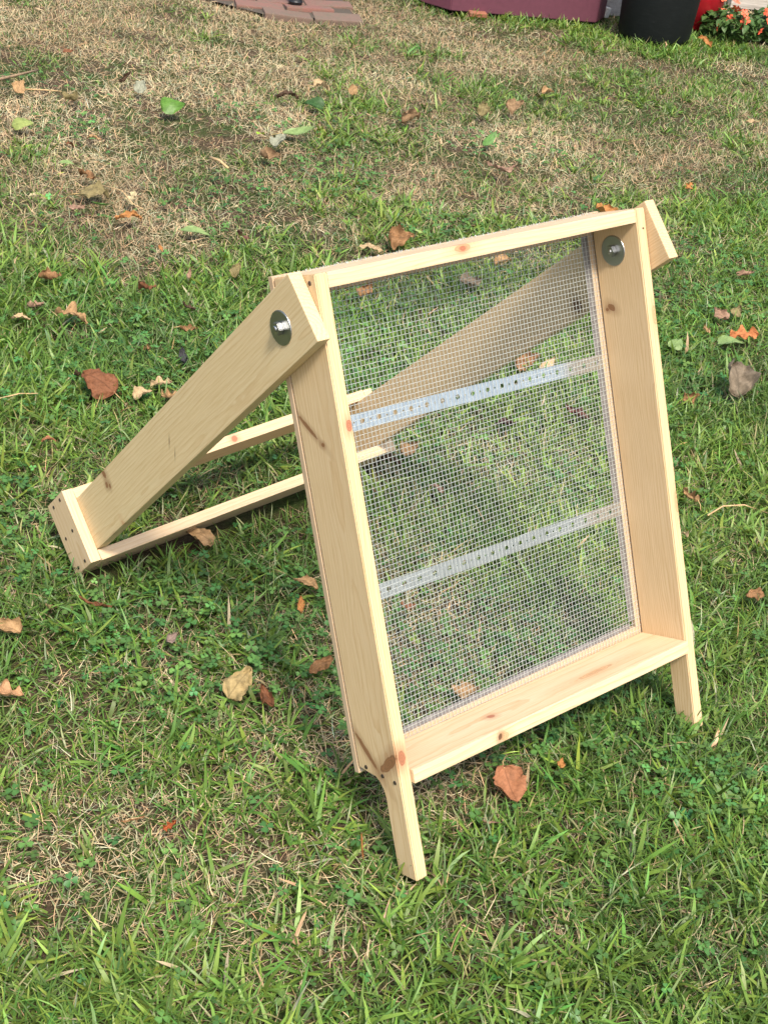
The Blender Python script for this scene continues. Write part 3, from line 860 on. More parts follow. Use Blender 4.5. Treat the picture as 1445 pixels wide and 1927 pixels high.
# ------------------------------------------------------------------ fallen leaves
LEAVES = [
    (0.282, 1.31, 0.0674, 'round', 'russet', 2.04, 0.5, 25, 1, 'dead_leaf', 'leaf', 'large crinkled russet leaf with a long pale stalk, left of the support arm'),
    (0.271, 1.386, 0.0355, 'narrow', 'darkbrown', 0.99, 0.9, 35, 0, 'dead_leaf', 'leaf', 'small dark brown curled leaf just left of the large crinkled russet leaf'),
    (0.388, 1.615, 0.0646, 'lobed', 'tan', -0.58, 0.4, 12, 0, 'dead_leaf', 'leaf', 'tan lobed leaf with pointed tips lying open on the green grass, left side'),
    (0.451, 1.837, 0.0484, 'broad', 'copper', -0.41, 0.8, 20, 0, 'dead_leaf', 'leaf', 'copper brown cupped leaf, leftmost of the leaves in the upper green grass'),
    (0.622, 1.694, 0.0378, 'broad', 'russet', -0.15, 0.6, 25, 0, 'dead_leaf', 'leaf', 'small reddish brown folded leaf uphill of the support arm'),
    (0.755, 1.721, 0.0284, 'narrow', 'pinktan', 0.9, 0.7, 40, 0, 'dead_leaf', 'leaf', 'small pinkish tan leaf standing on edge above the upper support arm'),
    (0.86, 1.679, 0.0351, 'broad', 'olive', 0.64, 0.6, 45, 0, 'dead_leaf', 'leaf', 'upright dull olive tan leaf nearest the top end of the left arm'),
    (0.599, 1.48, 0.0382, 'narrow', 'copper', -0.67, 0.5, 10, 1, 'dead_leaf', 'leaf', 'flat copper leaf with a thin stalk close to the arm edge below its bolt'),
    (0.463, 1.43, 0.0346, 'narrow', 'copper', 0.99, 0.8, 30, 0, 'dead_leaf', 'leaf', 'narrow twisted brown leaf midway between the arm and the tan lobed leaf'),
    (0.658, 1.574, 0.032, 'narrow', 'darkbrown', 2.21, 0.8, 15, 0, 'dead_leaf', 'leaf', 'dark brown curled leaf directly above the flat copper leaf'),
    (0.348, 1.255, 0.0347, 'broad', 'paletan', -0.23, 0.3, 12, 0, 'dead_leaf', 'leaf', 'pale tan leaf fragment, lowest left of the three lying beside the arm'),
    (0.403, 1.276, 0.0396, 'lobed', 'paletan', -0.5, 0.3, 12, 0, 'dead_leaf', 'leaf', 'pale tan leaf, topmost of the three lying beside the support arm'),
    (0.401, 1.231, 0.0434, 'lobed', 'tan', -0.06, 0.4, 10, 0, 'dead_leaf', 'leaf', 'tan leaf half hidden behind the upper edge of the support arm'),
    (0.777, 1.889, 0.0215, 'narrow', 'orange', 1.34, 0.3, 20, 0, 'dead_leaf', 'leaf', 'tiny orange leaf sliver in the grass below the long pale green leaf'),
    (0.913, 1.944, 0.0694, 'narrow', 'palegreen', -0.76, 0.2, 8, 0, 'fallen_leaf', 'leaf', 'long pale green leaf lying flat at the edge of the bare patch'),
    (1.009, 1.871, 0.0333, 'broad', 'plum', -0.41, 0.4, 25, 0, 'dead_leaf', 'leaf', 'small dull plum red leaf right of the long pale green leaf'),
    (0.654, 2.308, 0.0262, 'broad', 'cream', -0.06, 0.4, 25, 0, 'dead_leaf', 'leaf', 'tiny cream leaf in green grass near the left edge'),
    (0.846, 2.382, 0.0543, 'lobed', 'copper', 1.69, 0.8, 20, 0, 'dead_leaf', 'leaf', 'ragged copper brown leaf at the upper end of the leaf cluster on the dry patch'),
    (0.805, 2.267, 0.0704, 'broad', 'olive', -0.58, 0.7, 20, 1, 'dead_leaf', 'leaf', 'large brownish olive curled leaf in the middle of the cluster by the dry patch'),
    (0.789, 2.199, 0.0519, 'narrow', 'green', -0.06, 0.4, 35, 0, 'fallen_leaf', 'leaf', 'fresh green leaf under the olive brown leaf beside the dry patch'),
    (0.721, 2.202, 0.0372, 'broad', 'pinktan', -0.41, 0.5, 15, 0, 'dead_leaf', 'leaf', 'pinkish tan leaf left of the fresh green leaf by the dry patch'),
    (0.799, 2.081, 0.0591, 'narrow', 'orange', -0.67, 0.4, 8, 0, 'dead_leaf', 'leaf', 'flat orange tan leaf lying on the straw at the lower edge of the dry patch'),
    (0.875, 2.195, 0.0408, 'lobed', 'cream', 0.64, 0.5, 30, 0, 'dead_leaf', 'leaf', 'small cream forked leaf on the pale straw of the dry patch'),
    (1.204, 2.264, 0.037, 'broad', 'palegreen', 0.46, 0.4, 40, 0, 'fallen_leaf', 'leaf', 'small light green leaf leaning on a brown stick above the long pale leaf'),
    (1.436, 2.358, 0.0582, 'broad', 'darktan', -0.58, 0.8, 25, 0, 'dead_leaf', 'leaf', 'brown curled leaf just below the grey green one on the straw'),
    (1.518, 2.428, 0.053, 'broad', 'greygreen', 0.29, 0.3, 20, 0, 'dead_leaf', 'leaf', 'pale grey green leaf resting above the brown curled leaf'),
    (1.646, 2.502, 0.092, 'narrow', 'palegreen', -0.55, 0.25, 15, 1, 'fallen_leaf', 'leaf', 'light green pointed leaf with a stalk, lying in the upper middle lawn'),
    (1.382, 2.806, 0.0696, 'broad', 'brightgreen', -0.58, 0.6, 45, 0, 'fallen_leaf', 'leaf', 'bright green folded leaf standing like a tent on the dry lawn'),
    (0.877, 2.816, 0.0562, 'broad', 'yellowgreen', -0.41, 0.5, 25, 0, 'fallen_leaf', 'leaf', 'green and yellow leaf at the left edge of the dry upper lawn'),
    (0.853, 2.507, 0.0372, 'narrow', 'palegreen', -0.76, 0.3, 15, 0, 'fallen_leaf', 'leaf', 'small pale green leaf just above the green grass edge on the left'),
    (1.134, 3.014, 0.0598, 'broad', 'olive', 1.86, 0.6, 20, 0, 'dead_leaf', 'leaf', 'dull olive brown leaf right of the twig at upper left'),
    (1.122, 3.175, 0.0543, 'narrow', 'darkgreen', -0.32, 0.5, 30, 0, 'fallen_leaf', 'leaf', 'dark green leaf at the right tip of the fallen twig'),
    (1.028, 3.129, 0.0462, 'broad', 'tan', 0.64, 0.4, 35, 0, 'dead_leaf', 'leaf', 'tan leaf leaning against the fallen twig near the left edge'),
    (0.998, 3.177, 0.0429, 'narrow', 'darkgreen', -0.58, 0.4, 25, 0, 'fallen_leaf', 'leaf', 'dark green leaf above the twig at the very left edge'),
    (1.391, 3.017, 0.047, 'broad', 'greygreen', 0.64, 0.5, 35, 0, 'dead_leaf', 'leaf', 'pale grey green leaf standing up in the far left dry lawn'),
    (1.403, 3.131, 0.048, 'narrow', 'darkbrown', 0.12, 0.7, 35, 0, 'dead_leaf', 'leaf', 'dark brown curled leaf beside the standing grey green leaf'),
    (1.525, 2.532, 0.0287, 'broad', 'lime', 0.29, 0.3, 30, 0, 'fallen_leaf', 'leaf', 'tiny bright lime green leaf left of the light green pointed leaf'),
    (1.855, 2.716, 0.0689, 'broad', 'darkgreen', 2.04, 0.5, 20, 0, 'fallen_leaf', 'leaf', 'dark green leaf below the brown curled leaves in the upper lawn'),
    (1.817, 2.803, 0.0695, 'narrow', 'darkbrown', -0.58, 0.8, 20, 0, 'dead_leaf', 'leaf', 'dark curled leaf left of the dark green leaf in the upper lawn'),
    (1.999, 2.851, 0.0527, 'broad', 'paletan', -0.23, 0.6, 30, 1, 'dead_leaf', 'leaf', 'pale tan curled leaf with a stalk, above the dark green leaf'),
    (2.084, 2.79, 0.0377, 'broad', 'tan', 0.29, 0.7, 35, 0, 'dead_leaf', 'leaf', 'small tan cupped leaf right of the pale tan stalked leaf'),
    (2.075, 2.471, 0.0682, 'broad', 'darktan', -0.06, 0.8, 30, 0, 'dead_leaf', 'leaf', 'brown and cream curled leaf right of the green tuft in the upper middle'),
    (2.379, 2.454, 0.056, 'broad', 'olive', 0.73, 0.7, 40, 0, 'dead_leaf', 'leaf', 'olive tan leaf standing upright with a dark shadow, left of a pair'),
    (2.519, 2.446, 0.0571, 'broad', 'darktan', -0.41, 0.6, 20, 0, 'dead_leaf', 'leaf', 'tan curled leaf, right one of the pair in the upper right lawn'),
    (2.195, 2.223, 0.0634, 'narrow', 'green', 0.29, 0.2, 30, 0, 'fallen_leaf', 'leaf', 'smooth oval green leaf in the upper lawn above the sieve'),
    (2.038, 2.002, 0.0799, 'narrow', 'pinktan', 2.04, 0.5, 8, 0, 'dead_leaf', 'leaf', 'long pinkish brown leaf lying on the straw above the sieve'),
    (1.355, 1.66, 0.0619, 'broad', 'copper', -0.5, 0.8, 30, 0, 'dead_leaf', 'leaf', 'copper curled leaf just behind the top board of the sieve'),
    (1.274, 1.675, 0.0556, 'narrow', 'paletan', -0.67, 0.4, 10, 0, 'dead_leaf', 'leaf', 'thin pale tan leaf behind the top board, left of the copper curled leaf'),
    (2.115, 1.629, 0.0574, 'broad', 'orange', -0.67, 0.4, 15, 0, 'dead_leaf', 'leaf', 'orange tan leaf peeking over the right end of the top board'),
    (2.541, 1.676, 0.0311, 'lobed', 'orange', 0.29, 0.4, 25, 0, 'dead_leaf', 'leaf', 'small orange leaf in the grass right of the right arm top'),
    (3.356, 2.065, 0.0452, 'narrow', 'paletan', -0.67, 0.3, 12, 0, 'dead_leaf', 'leaf', 'small pale tan leaf by the right edge of the upper lawn'),
    (2.81, 2.575, 0.0443, 'broad', 'tan', -0.23, 0.5, 20, 0, 'dead_leaf', 'leaf', 'small tan leaf on the dry straw in front of the purple planter'),
    (1.788, 0.865, 0.0617, 'lobed', 'brightorange', -0.67, 0.25, 14, 0, 'dead_leaf', 'leaf', 'bright orange lobed leaf lying on a pale green leaf, right side'),
    (1.737, 0.861, 0.0583, 'broad', 'palegreen', -0.58, 0.2, 5, 0, 'fallen_leaf', 'leaf', 'pale green leaf lying underneath the bright orange leaf'),
    (1.603, 0.918, 0.0415, 'broad', 'palegreen', 0.29, 0.3, 12, 0, 'fallen_leaf', 'leaf', 'pale green leaf half sunk in grass just right of the right side board'),
    (1.844, 0.984, 0.0414, 'broad', 'pinktan', 1.86, 0.7, 25, 0, 'dead_leaf', 'leaf', 'pinkish tan curled leaf, left one of two above the bright orange leaf'),
    (1.898, 0.973, 0.0363, 'broad', 'olive', 0.46, 0.6, 25, 0, 'dead_leaf', 'leaf', 'olive tan leaf, right one of two above the bright orange leaf'),
    (1.742, 0.942, 0.0376, 'narrow', 'tan', 0.9, 0.5, 35, 0, 'dead_leaf', 'leaf', 'narrow tan leaf sliver standing upright between the pale green leaves'),
    (1.535, 0.691, 0.0815, 'round', 'greybrown', 0.99, 0.8, 35, 0, 'dead_leaf', 'leaf', 'largest leaf on the right, grey brown and domed in the grass'),
    (1.412, 0.713, 0.0409, 'broad', 'copper', -0.23, 0.7, 25, 0, 'dead_leaf', 'leaf', 'copper tan folded leaf left of the large domed grey brown leaf'),
    (1.085, 0.438, 0.0382, 'lobed', 'tan', 1.69, 0.8, 30, 1, 'dead_leaf', 'leaf', 'tan crumpled leaf close to the right side board at mid height'),
    (0.962, 0.347, 0.0263, 'narrow', 'paletan', 0.99, 0.4, 40, 0, 'dead_leaf', 'leaf', 'pale tan leaf tip poking out from behind the right side board'),
    (2.133, 1.132, 0.0449, 'narrow', 'pinktan', -0.58, 0.5, 15, 0, 'dead_leaf', 'leaf', 'pinkish tan leaf near the right edge level with the right bolt'),
    (0.922, 0.147, 0.0425, 'narrow', 'copper', -0.23, 0.6, 15, 0, 'dead_leaf', 'leaf', 'copper brown strip of leaf at the right edge beside the lower grass'),
    (1.181, 1.002, 0.0577, 'broad', 'copper', -0.41, 0.9, 25, 0, 'dead_leaf', 'leaf', 'copper crumpled leaf seen through the mesh just above the upper strap'),
    (1.224, 0.973, 0.0386, 'broad', 'paletan', 0.29, 0.4, 35, 0, 'dead_leaf', 'leaf', 'pale tan leaf seen through the mesh right of the copper crumpled one'),
    (0.936, 0.815, 0.0439, 'round', 'maroon', 0.64, 0.6, 20, 0, 'dead_leaf', 'leaf', 'dark maroon round leaf seen through the middle of the mesh'),
    (1.121, 0.785, 0.0546, 'narrow', 'plum', 1.86, 0.6, 20, 0, 'dead_leaf', 'leaf', 'plum brown leaf seen through the mesh near its right side under the strap'),
    (0.703, 0.838, 0.0397, 'broad', 'tan', -0.06, 0.5, 35, 0, 'dead_leaf', 'leaf', 'tan leaf standing at the right end of the front rail behind mesh'),
    (0.626, 0.809, 0.047, 'broad', 'darkbrown', -0.41, 0.8, 15, 0, 'dead_leaf', 'leaf', 'dark brown leaf in the shade under the right end of the front rail'),
    (0.653, 0.7, 0.0301, 'narrow', 'pinktan', 1.86, 0.5, 15, 0, 'dead_leaf', 'leaf', 'pinkish leaf seen through the mesh below right of the front rail'),
    (1.375, 1.404, 0.0538, 'broad', 'greybrown', -0.5, 0.8, 20, 0, 'dead_leaf', 'leaf', 'grey brown curled leaf seen through the mesh below the top board middle'),
    (1.088, 1.462, 0.0465, 'broad', 'copper', 0.29, 0.8, 30, 0, 'dead_leaf', 'leaf', 'copper leaf seen through the top left corner of the mesh'),
    (1.54, 1.462, 0.0421, 'broad', 'tan', -0.41, 0.5, 25, 0, 'dead_leaf', 'leaf', 'tan leaf seen through the mesh right under the top board'),
    (0.361, 0.437, 0.0263, 'round', 'terracotta', 0.99, 0.3, 20, 0, 'dead_leaf', 'leaf', 'small round terracotta leaf seen through mesh just below the lower strap'),
    (0.303, 0.225, 0.0427, 'round', 'tan', 0.46, 0.3, 20, 0, 'dead_leaf', 'leaf', 'round tan leaf seen through the bottom of the mesh'),
    (0.219, 0.039, 0.0507, 'round', 'terracotta', -1.98, 0.2, 18, 1, 'dead_leaf', 'leaf', 'smooth terracotta leaf lying flat in front of the bottom board'),
    (0.003, 0.403, 0.0511, 'broad', 'khaki', 0.29, 0.6, 28, 0, 'dead_leaf', 'leaf', 'large khaki curled leaf on the bare patch left of the sieve'),
    (0.03, 0.367, 0.0398, 'narrow', 'russet', 1.42, 0.9, 25, 0, 'dead_leaf', 'leaf', 'twisted russet leaf right beside the large khaki leaf'),
    (0.14, 0.381, 0.041, 'narrow', 'copper', -0.06, 0.8, 30, 0, 'dead_leaf', 'leaf', 'copper curled leaf close to the left side board'),
    (0.253, 0.571, 0.039, 'narrow', 'tan', 2.21, 0.5, 15, 0, 'dead_leaf', 'leaf', 'tan leaf tucked against the left side board at half height'),
    (0.213, 0.531, 0.0295, 'narrow', 'orange', 0.99, 0.5, 25, 0, 'dead_leaf', 'leaf', 'narrow orange leaf just below the one tucked against the side board'),
    (-0.215, 0.709, 0.0388, 'broad', 'tan', 2.21, 0.5, 15, 0, 'dead_leaf', 'leaf', 'tan leaf cut by the left edge, upper one of two'),
    (-0.283, 0.571, 0.0399, 'lobed', 'peach', -0.58, 0.4, 12, 0, 'dead_leaf', 'leaf', 'peach coloured leaf cut by the left edge, lower one of two'),
    (0.174, 0.773, 0.0479, 'broad', 'tan', 2.12, 0.5, 15, 0, 'dead_leaf', 'leaf', 'tan leaf lying in the shadow under the front rail'),
    (-0.221, 0.228, 0.0202, 'lobed', 'redorange', -0.06, 0.9, 30, 0, 'dead_flower', 'flower', 'small crumpled red orange flower head on the bare patch'),
    (-0.069, 0.7, 0.0568, 'strip', 'russet', -0.9, 0.3, 4, 0, 'leaf_strip', 'leaf', 'thin russet leaf strip lying across the grass below the end plate'),
    (-0.01, 0.566, 0.0217, 'broad', 'greypink', 0.29, 0.5, 20, 0, 'dead_leaf', 'leaf', 'greyish pink leaf bit right of the thin russet strip'),
    (-0.032, 0.059, 0.0403, 'strip', 'orange', 0.99, 0.3, 10, 0, 'leaf_strip', 'leaf', 'thin orange leaf strip left of the front left leg'),
    (-0.257, 0.264, 0.0319, 'strip', 'copper', -0.32, 0.3, 6, 0, 'leaf_strip', 'leaf', 'thin copper strip left of the red orange flower head'),
    (-0.134, 0.724, 0.024, 'narrow', 'olive', 0.29, 0.6, 30, 0, 'dead_leaf', 'leaf', 'dull olive brown leaf left of the thin russet strip'),
    (0.319, 0.034, 0.0142, 'broad', 'orange', 0.64, 0.5, 25, 0, 'dead_leaf', 'leaf', 'tiny orange leaf bit under the middle of the bottom board'),
    (0.149, 0.001, 0.0269, 'strip', 'pinktan', -0.58, 0.3, 6, 0, 'leaf_strip', 'leaf', 'pinkish tan strip in the grass below the terracotta leaf'),
    (0.106, 1.187, 0.0246, 'narrow', 'terracotta', -0.41, 0.5, 12, 0, 'dead_leaf', 'leaf', 'little terracotta leaf between the crinkled russet leaf and the end plate'),
    (4.059, 2.88, 0.0635, 'narrow', 'orange', 1.86, 0.5, 20, 0, 'dead_leaf', 'leaf', 'orange tan leaf on soil between bucket and flowering plant'),
    (1.379, 3.475, 0.0312, 'broad', 'russet', -0.41, 0.5, 20, 0, 'dead_leaf', 'leaf', 'tiny russet leaf in the far upper left dry lawn'),
    (0.927, 2.62, 0.0288, 'narrow', 'russet', 0.29, 0.5, 30, 0, 'dead_leaf', 'leaf', 'tiny dark red leaf on straw above the left green grass'),
    (1.025, 2.659, 0.0391, 'narrow', 'tan', -0.58, 0.4, 15, 0, 'dead_leaf', 'leaf', 'small orange tan leaf on the straw below the olive brown leaf'),
    (0.296, 1.675, 0.036, 'narrow', 'paletan', -0.5, 0.4, 12, 0, 'dead_leaf', 'leaf', 'pale leaf sliver in the green grass left of the tan lobed leaf'),
    (0.357, 1.725, 0.0343, 'broad', 'pinktan', -0.06, 0.5, 12, 0, 'dead_leaf', 'leaf', 'faded pinkish leaf below the copper cupped leaf'),
    (0.514, 1.367, 0.0389, 'narrow', 'charcoal', 1.16, 0.4, 30, 0, 'dead_leaf', 'leaf', 'charcoal grey leaf standing in grass next to the support arm'),
]
COL = dict(russet=(.26, .105, .048), darkbrown=(.105, .062, .036), tan=(.50, .31, .15), copper=(.36, .19, .085), pinktan=(.40, .245, .165), olive=(.29, .235, .105),
           paletan=(.60, .43, .24), orange=(.52, .235, .075), palegreen=(.235, .34, .115), plum=(.19, .085, .065), cream=(.66, .56, .33), green=(.11, .24, .05),
           darktan=(.34, .215, .115), greygreen=(.36, .37, .27), brightgreen=(.10, .23, .025), yellowgreen=(.30, .36, .10), darkgreen=(.04, .105, .022), lime=(.34, .56, .03),
           brightorange=(.62, .23, .085), greybrown=(.255, .20, .14), maroon=(.085, .042, .034), terracotta=(.46, .20, .10), khaki=(.47, .345, .155), peach=(.58, .33, .17),
           redorange=(.52, .14, .045), greypink=(.32, .23, .19), charcoal=(.06, .06, .062))
FRESH = {'palegreen', 'green', 'brightgreen', 'yellowgreen', 'darkgreen', 'lime'}
leaf_mats = {k: mat_leaf('leaf_' + k, tuple(c * (.85 if k in FRESH else .80) for c in v), k in FRESH) for k, v in COL.items()}
stalk_m = plain('leaf_stalk', (.42, .30, .13), .7, 0, 60, .25, .2)
lrng = np.random.default_rng(77)
for li, (x, y, size, shape, colr, yaw, curl, tilt, stalk, nm, cat, label) in enumerate(LEAVES):
    sd = 1000 + li * 7
    dead = nm != 'fallen_leaf'
    fold = (.15 + .5 * curl) * (1 if lrng.random() < .6 else -.7)
    bend = (.3 + 1.7 * curl) * (1 if lrng.random() < .55 else -1)
    V, F, UV = leaf_grid(21, 13, WF[shape], fold, bend, 1.1 * curl if dead else .25 * curl, sd, size * (1.16 if shape != 'strip' else 1.0), (.05 + .06 * curl) if dead else .015, .20 if dead else .06)
    me = uv_mesh(nm, V, F, UV)
    o = link(nm, me, leaf_mats[colr])
    zmin = min(v[2] for v in V)
    ob_rot = Matrix.Rotation(R(tilt) * (1.0 if lrng.random() < .75 else -.6), 3, Vector((.727, -.687, 0))) @ Matrix.Rotation(yaw, 3, 'Z') @ Matrix.Rotation(lrng.normal(0, .15), 3, 'Y')
    # lean towards -y/-x so that the upper face looks at the sky and the open side of the lawn
    zl = min((ob_rot @ Vector(v)).z for v in V)
    o.rotation_euler = ob_rot.to_euler()
    o.location = (x, y, .017 - zl)
    tag(o, label, cat, 'dead flowers in the lawn' if nm == 'dead_flower' else ('fallen leaves scattered on the lawn'))
    if stalk:
        p0 = Vector(V[4]); dr = Vector((-1, .25, 0)).normalized()
        ln = size * (1.0 if 'long' in label else .45)
        tv, tf = tube([p0 + Vector((.05 * size, 0, 0)), p0 + dr * ln * .5 + Vector((0, 0, -.004)), p0 + dr * ln + Vector((0, .1 * size, -.010))], [.0011, .0010, .0013], 6)
        pydata('leaf_stalk', tv, tf, stalk_m, o, True)

twig_m = plain('twig_bark', (.24, .165, .10), .9, 0, 90, .4, .6, .001)
straw_m = plain('twig_straw', (.50, .34, .17), .8, 0, 90, .3, .4, .001)
def twig(pts, r, mt, label):
    v, f = tube(pts, [r * (1 - .4 * i / (len(pts) - 1)) for i in range(len(pts))], 7)
    o = pydata('twig', v, f, mt, None, True)
    tag(o, label, 'twig', 'twigs fallen on the lawn')
twig([(.93, 3.20, .03), (1.0, 3.215, .034), (1.08, 3.238, .036), (1.165, 3.278, .032)], .0055, twig_m, 'brown twig carrying leaves at the upper left edge of the lawn')
twig([(1.04, 3.14, .022), (1.10, 3.10, .026), (1.15, 3.09, .02)], .0028, straw_m, 'thin pale twig below the leafy brown twig at upper left')
twig([(1.245, 2.385, .03), (1.247, 2.34, .036), (1.246, 2.295, .03)], .005, straw_m, 'short brown stick propping the small light green leaf')
twig([(1.06, .372, .022), (1.10, .37, .032), (1.14, .35, .034), (1.18, .30, .024)], .0018, straw_m, 'curved straw coloured stem at the right edge of the lawn')
twig([(.09, 1.357, .03), (.13, 1.352, .034), (.165, 1.343, .03)], .0016, straw_m, 'thin pale stem at the left edge above the end plate')
twig([(.844, 2.302, .03), (.869, 2.234, .036), (.85, 2.148, .034), (.863, 2.115, .028)], .0018, straw_m, 'pale bent stem linking the leaves on the dry patch')

# ------------------------------------------------------------------ grass, straw, clover
LA = np.array([(l[0], l[1], l[2]) for l in LEAVES])
def in_quad(x, y, q):
    ins = np.ones(x.shape, bool); n = len(q)
    area = sum(q[i][0] * q[(i + 1) % n][1] - q[(i + 1) % n][0] * q[i][1] for i in range(n))
    for i in range(n):
        ax_, ay_ = q[i]; bx_, by_ = q[(i + 1) % n]
        s = (bx_ - ax_) * (y - ay_) - (by_ - ay_) * (x - ax_)
        ins &= (s * np.sign(area)) >= 0
    return ins
def wpt(p):
    q = S_M @ Vector(p); return (q.x, q.y)
KEEP_OUT = []
for x0 in (0, W - T):
    KEEP_OUT.append([wpt((x0 - .001, -.004, .0)), wpt((x0 + T + .001, -.004, .0)), wpt((x0 + T + .001, LEG + .004, 0)), wpt((x0 - .001, LEG + .004, 0))])
(c0, d0, w0, L0), (c1, d1, w1, L1) = ends
KEEP_OUT.append([wpt(c0 + d0 * L0 - w0 * (HP - .004)), wpt(c1 + d1 * L1 - w1 * (HP - .004)), wpt(c1 + d1 * (L1 + PW) - w1 * (HW - .01)), wpt(c0 + d0 * (L0 + PW) - w0 * (HW - .01))])
for (c_, d_, w_, L_), sx in ((ends[0], -1), (ends[1], 1)):
    KEEP_OUT.append([wpt(c_ + d_ * L_ - w_ * HP + X * sx * -.02), wpt(c_ + d_ * L_ - w_ * HP + X * sx * T * 1.2), wpt(c_ + d_ * (L_ + PW) + w_ * .0 + X * sx * T * 1.2), wpt(c_ + d_ * (L_ + PW) + w_ * .0 + X * sx * -.02)])
# brick path, planter, bucket, pots, block
_o = Vector((2.776, 3.604)); _a = Vector((-.893, .45)); _b = Vector((.45, .893))
for _r, _e in enumerate((.40, .60, .82, .94, 1.1, 1.2, 1.3)):
    KEEP_OUT.append([tuple(_o + _b * (_r * .102 + .012)), tuple(_o + _a * _e + _b * (_r * .102 + .012)), tuple(_o + _a * _e + _b * (_r * .102 + .102)), tuple(_o + _b * (_r * .102 + .102))])
KEEP_OUT.append([(3.868, 3.346), (3.972, 3.402), (4.18, 3.75), (3.41, 4.2), (3.30, 3.671)])
ROUND_OUT = [(3.965, 3.088, .140), (4.375, 3.215, .112), (4.185, 3.505, .12), (2.637, 3.885, .03), (4.995, 3.385, .08), (4.37, 3.00, .09), (4.58, 2.92, .10)]

CG = np.array((-.9645, -.8799)); FW = np.array((.687, .727)); RT = np.array((.727, -.687))
def scatter(n, near, far, dens):
    """points on the lawn strip; dens(dist) = relative density"""
    f = rng.uniform(near, far, n); half = .40 * f + .45
    s = rng.uniform(-1, 1, n)
    keep = rng.random(n) < (half / (.40 * far + .45)) * dens(f)
    f, s, half = f[keep], s[keep], half[keep]
    p = CG + f[:, None] * FW + (s * half)[:, None] * RT
    x, y = p[:, 0], p[:, 1]
    ok = np.ones(len(x), bool)
    for q in KEEP_OUT: ok &= ~in_quad(x, y, q)
    for cx, cy, r_ in ROUND_OUT: ok &= (x - cx) ** 2 + (y - cy) ** 2 > r_ * r_
    return x[ok], y[ok], f[ok]

def leaf_cut(x, y):
    """1 away from fallen leaves, small under them"""
    c = np.ones(len(x))
    for lx, ly, ls in LA:
        d2 = (x - lx) ** 2 + (y - ly) ** 2
        c = np.where(d2 < (ls * .34) ** 2, np.minimum(c, .06), np.where(d2 < (ls * .5) ** 2, np.minimum(c, .6), c))
    return c

def gz(x, y):
    return -0.010 + 0.016 * (vnoise(x, y, 3.1) - .5) + 0.008 * (vnoise(x, y, 9.3) - .5)

def mesh_np(name, verts, faces_list, col, mat):
    """verts (N,3); faces_list: arrays (M,3) or (M,4); col (N,4)"""
    me = bpy.data.meshes.new(name)
    nl = sum(f.size for f in faces_list); nf = sum(len(f) for f in faces_list)
    me.vertices.add(len(verts)); me.vertices.foreach_set('co', verts.astype(np.float32).ravel())
    me.loops.add(nl); me.polygons.add(nf)
    me.loops.foreach_set('vertex_index', np.concatenate([f.ravel() for f in faces_list]).astype(np.int32))
    tot = np.concatenate([np.full(len(f), f.shape[1]) for f in faces_list])
    st = np.concatenate([[0], np.cumsum(tot)[:-1]])
    me.polygons.foreach_set('loop_start', st.astype(np.int32))
    me.update(calc_edges=True)
    at = me.attributes.new('Col', 'FLOAT_COLOR', 'POINT')
    at.data.foreach_set('color', col.astype(np.float32).ravel())
    me.shade_smooth()
    o = link(name, me, mat)
    return o

def mat_grass(name, trans, rough, spec):
    mt, nt, b, out = new_mat(name)
    at = N(nt, 'ShaderNodeAttribute', attribute_name='Col')
    nt.links.new(at.outputs['Color'], b.inputs['Base Color'])
    b.inputs['Roughness'].default_value = rough; b.inputs['Specular IOR Level'].default_value = spec
    tr = N(nt, 'ShaderNodeBsdfTranslucent')
    hs = N(nt, 'ShaderNodeHueSaturation', Saturation=1.1, Value=1.15); nt.links.new(at.outputs['Color'], hs.inputs['Color'])
    nt.links.new(hs.outputs[0], tr.inputs['Color'])
    ms = N(nt, 'ShaderNodeMixShader'); ms.inputs[0].default_value = trans
    nt.links.new(b.outputs[0], ms.inputs[1]); nt.links.new(tr.outputs[0], ms.inputs[2])
    nt.links.new(ms.outputs[0], out.inputs['Surface'])
    return mt

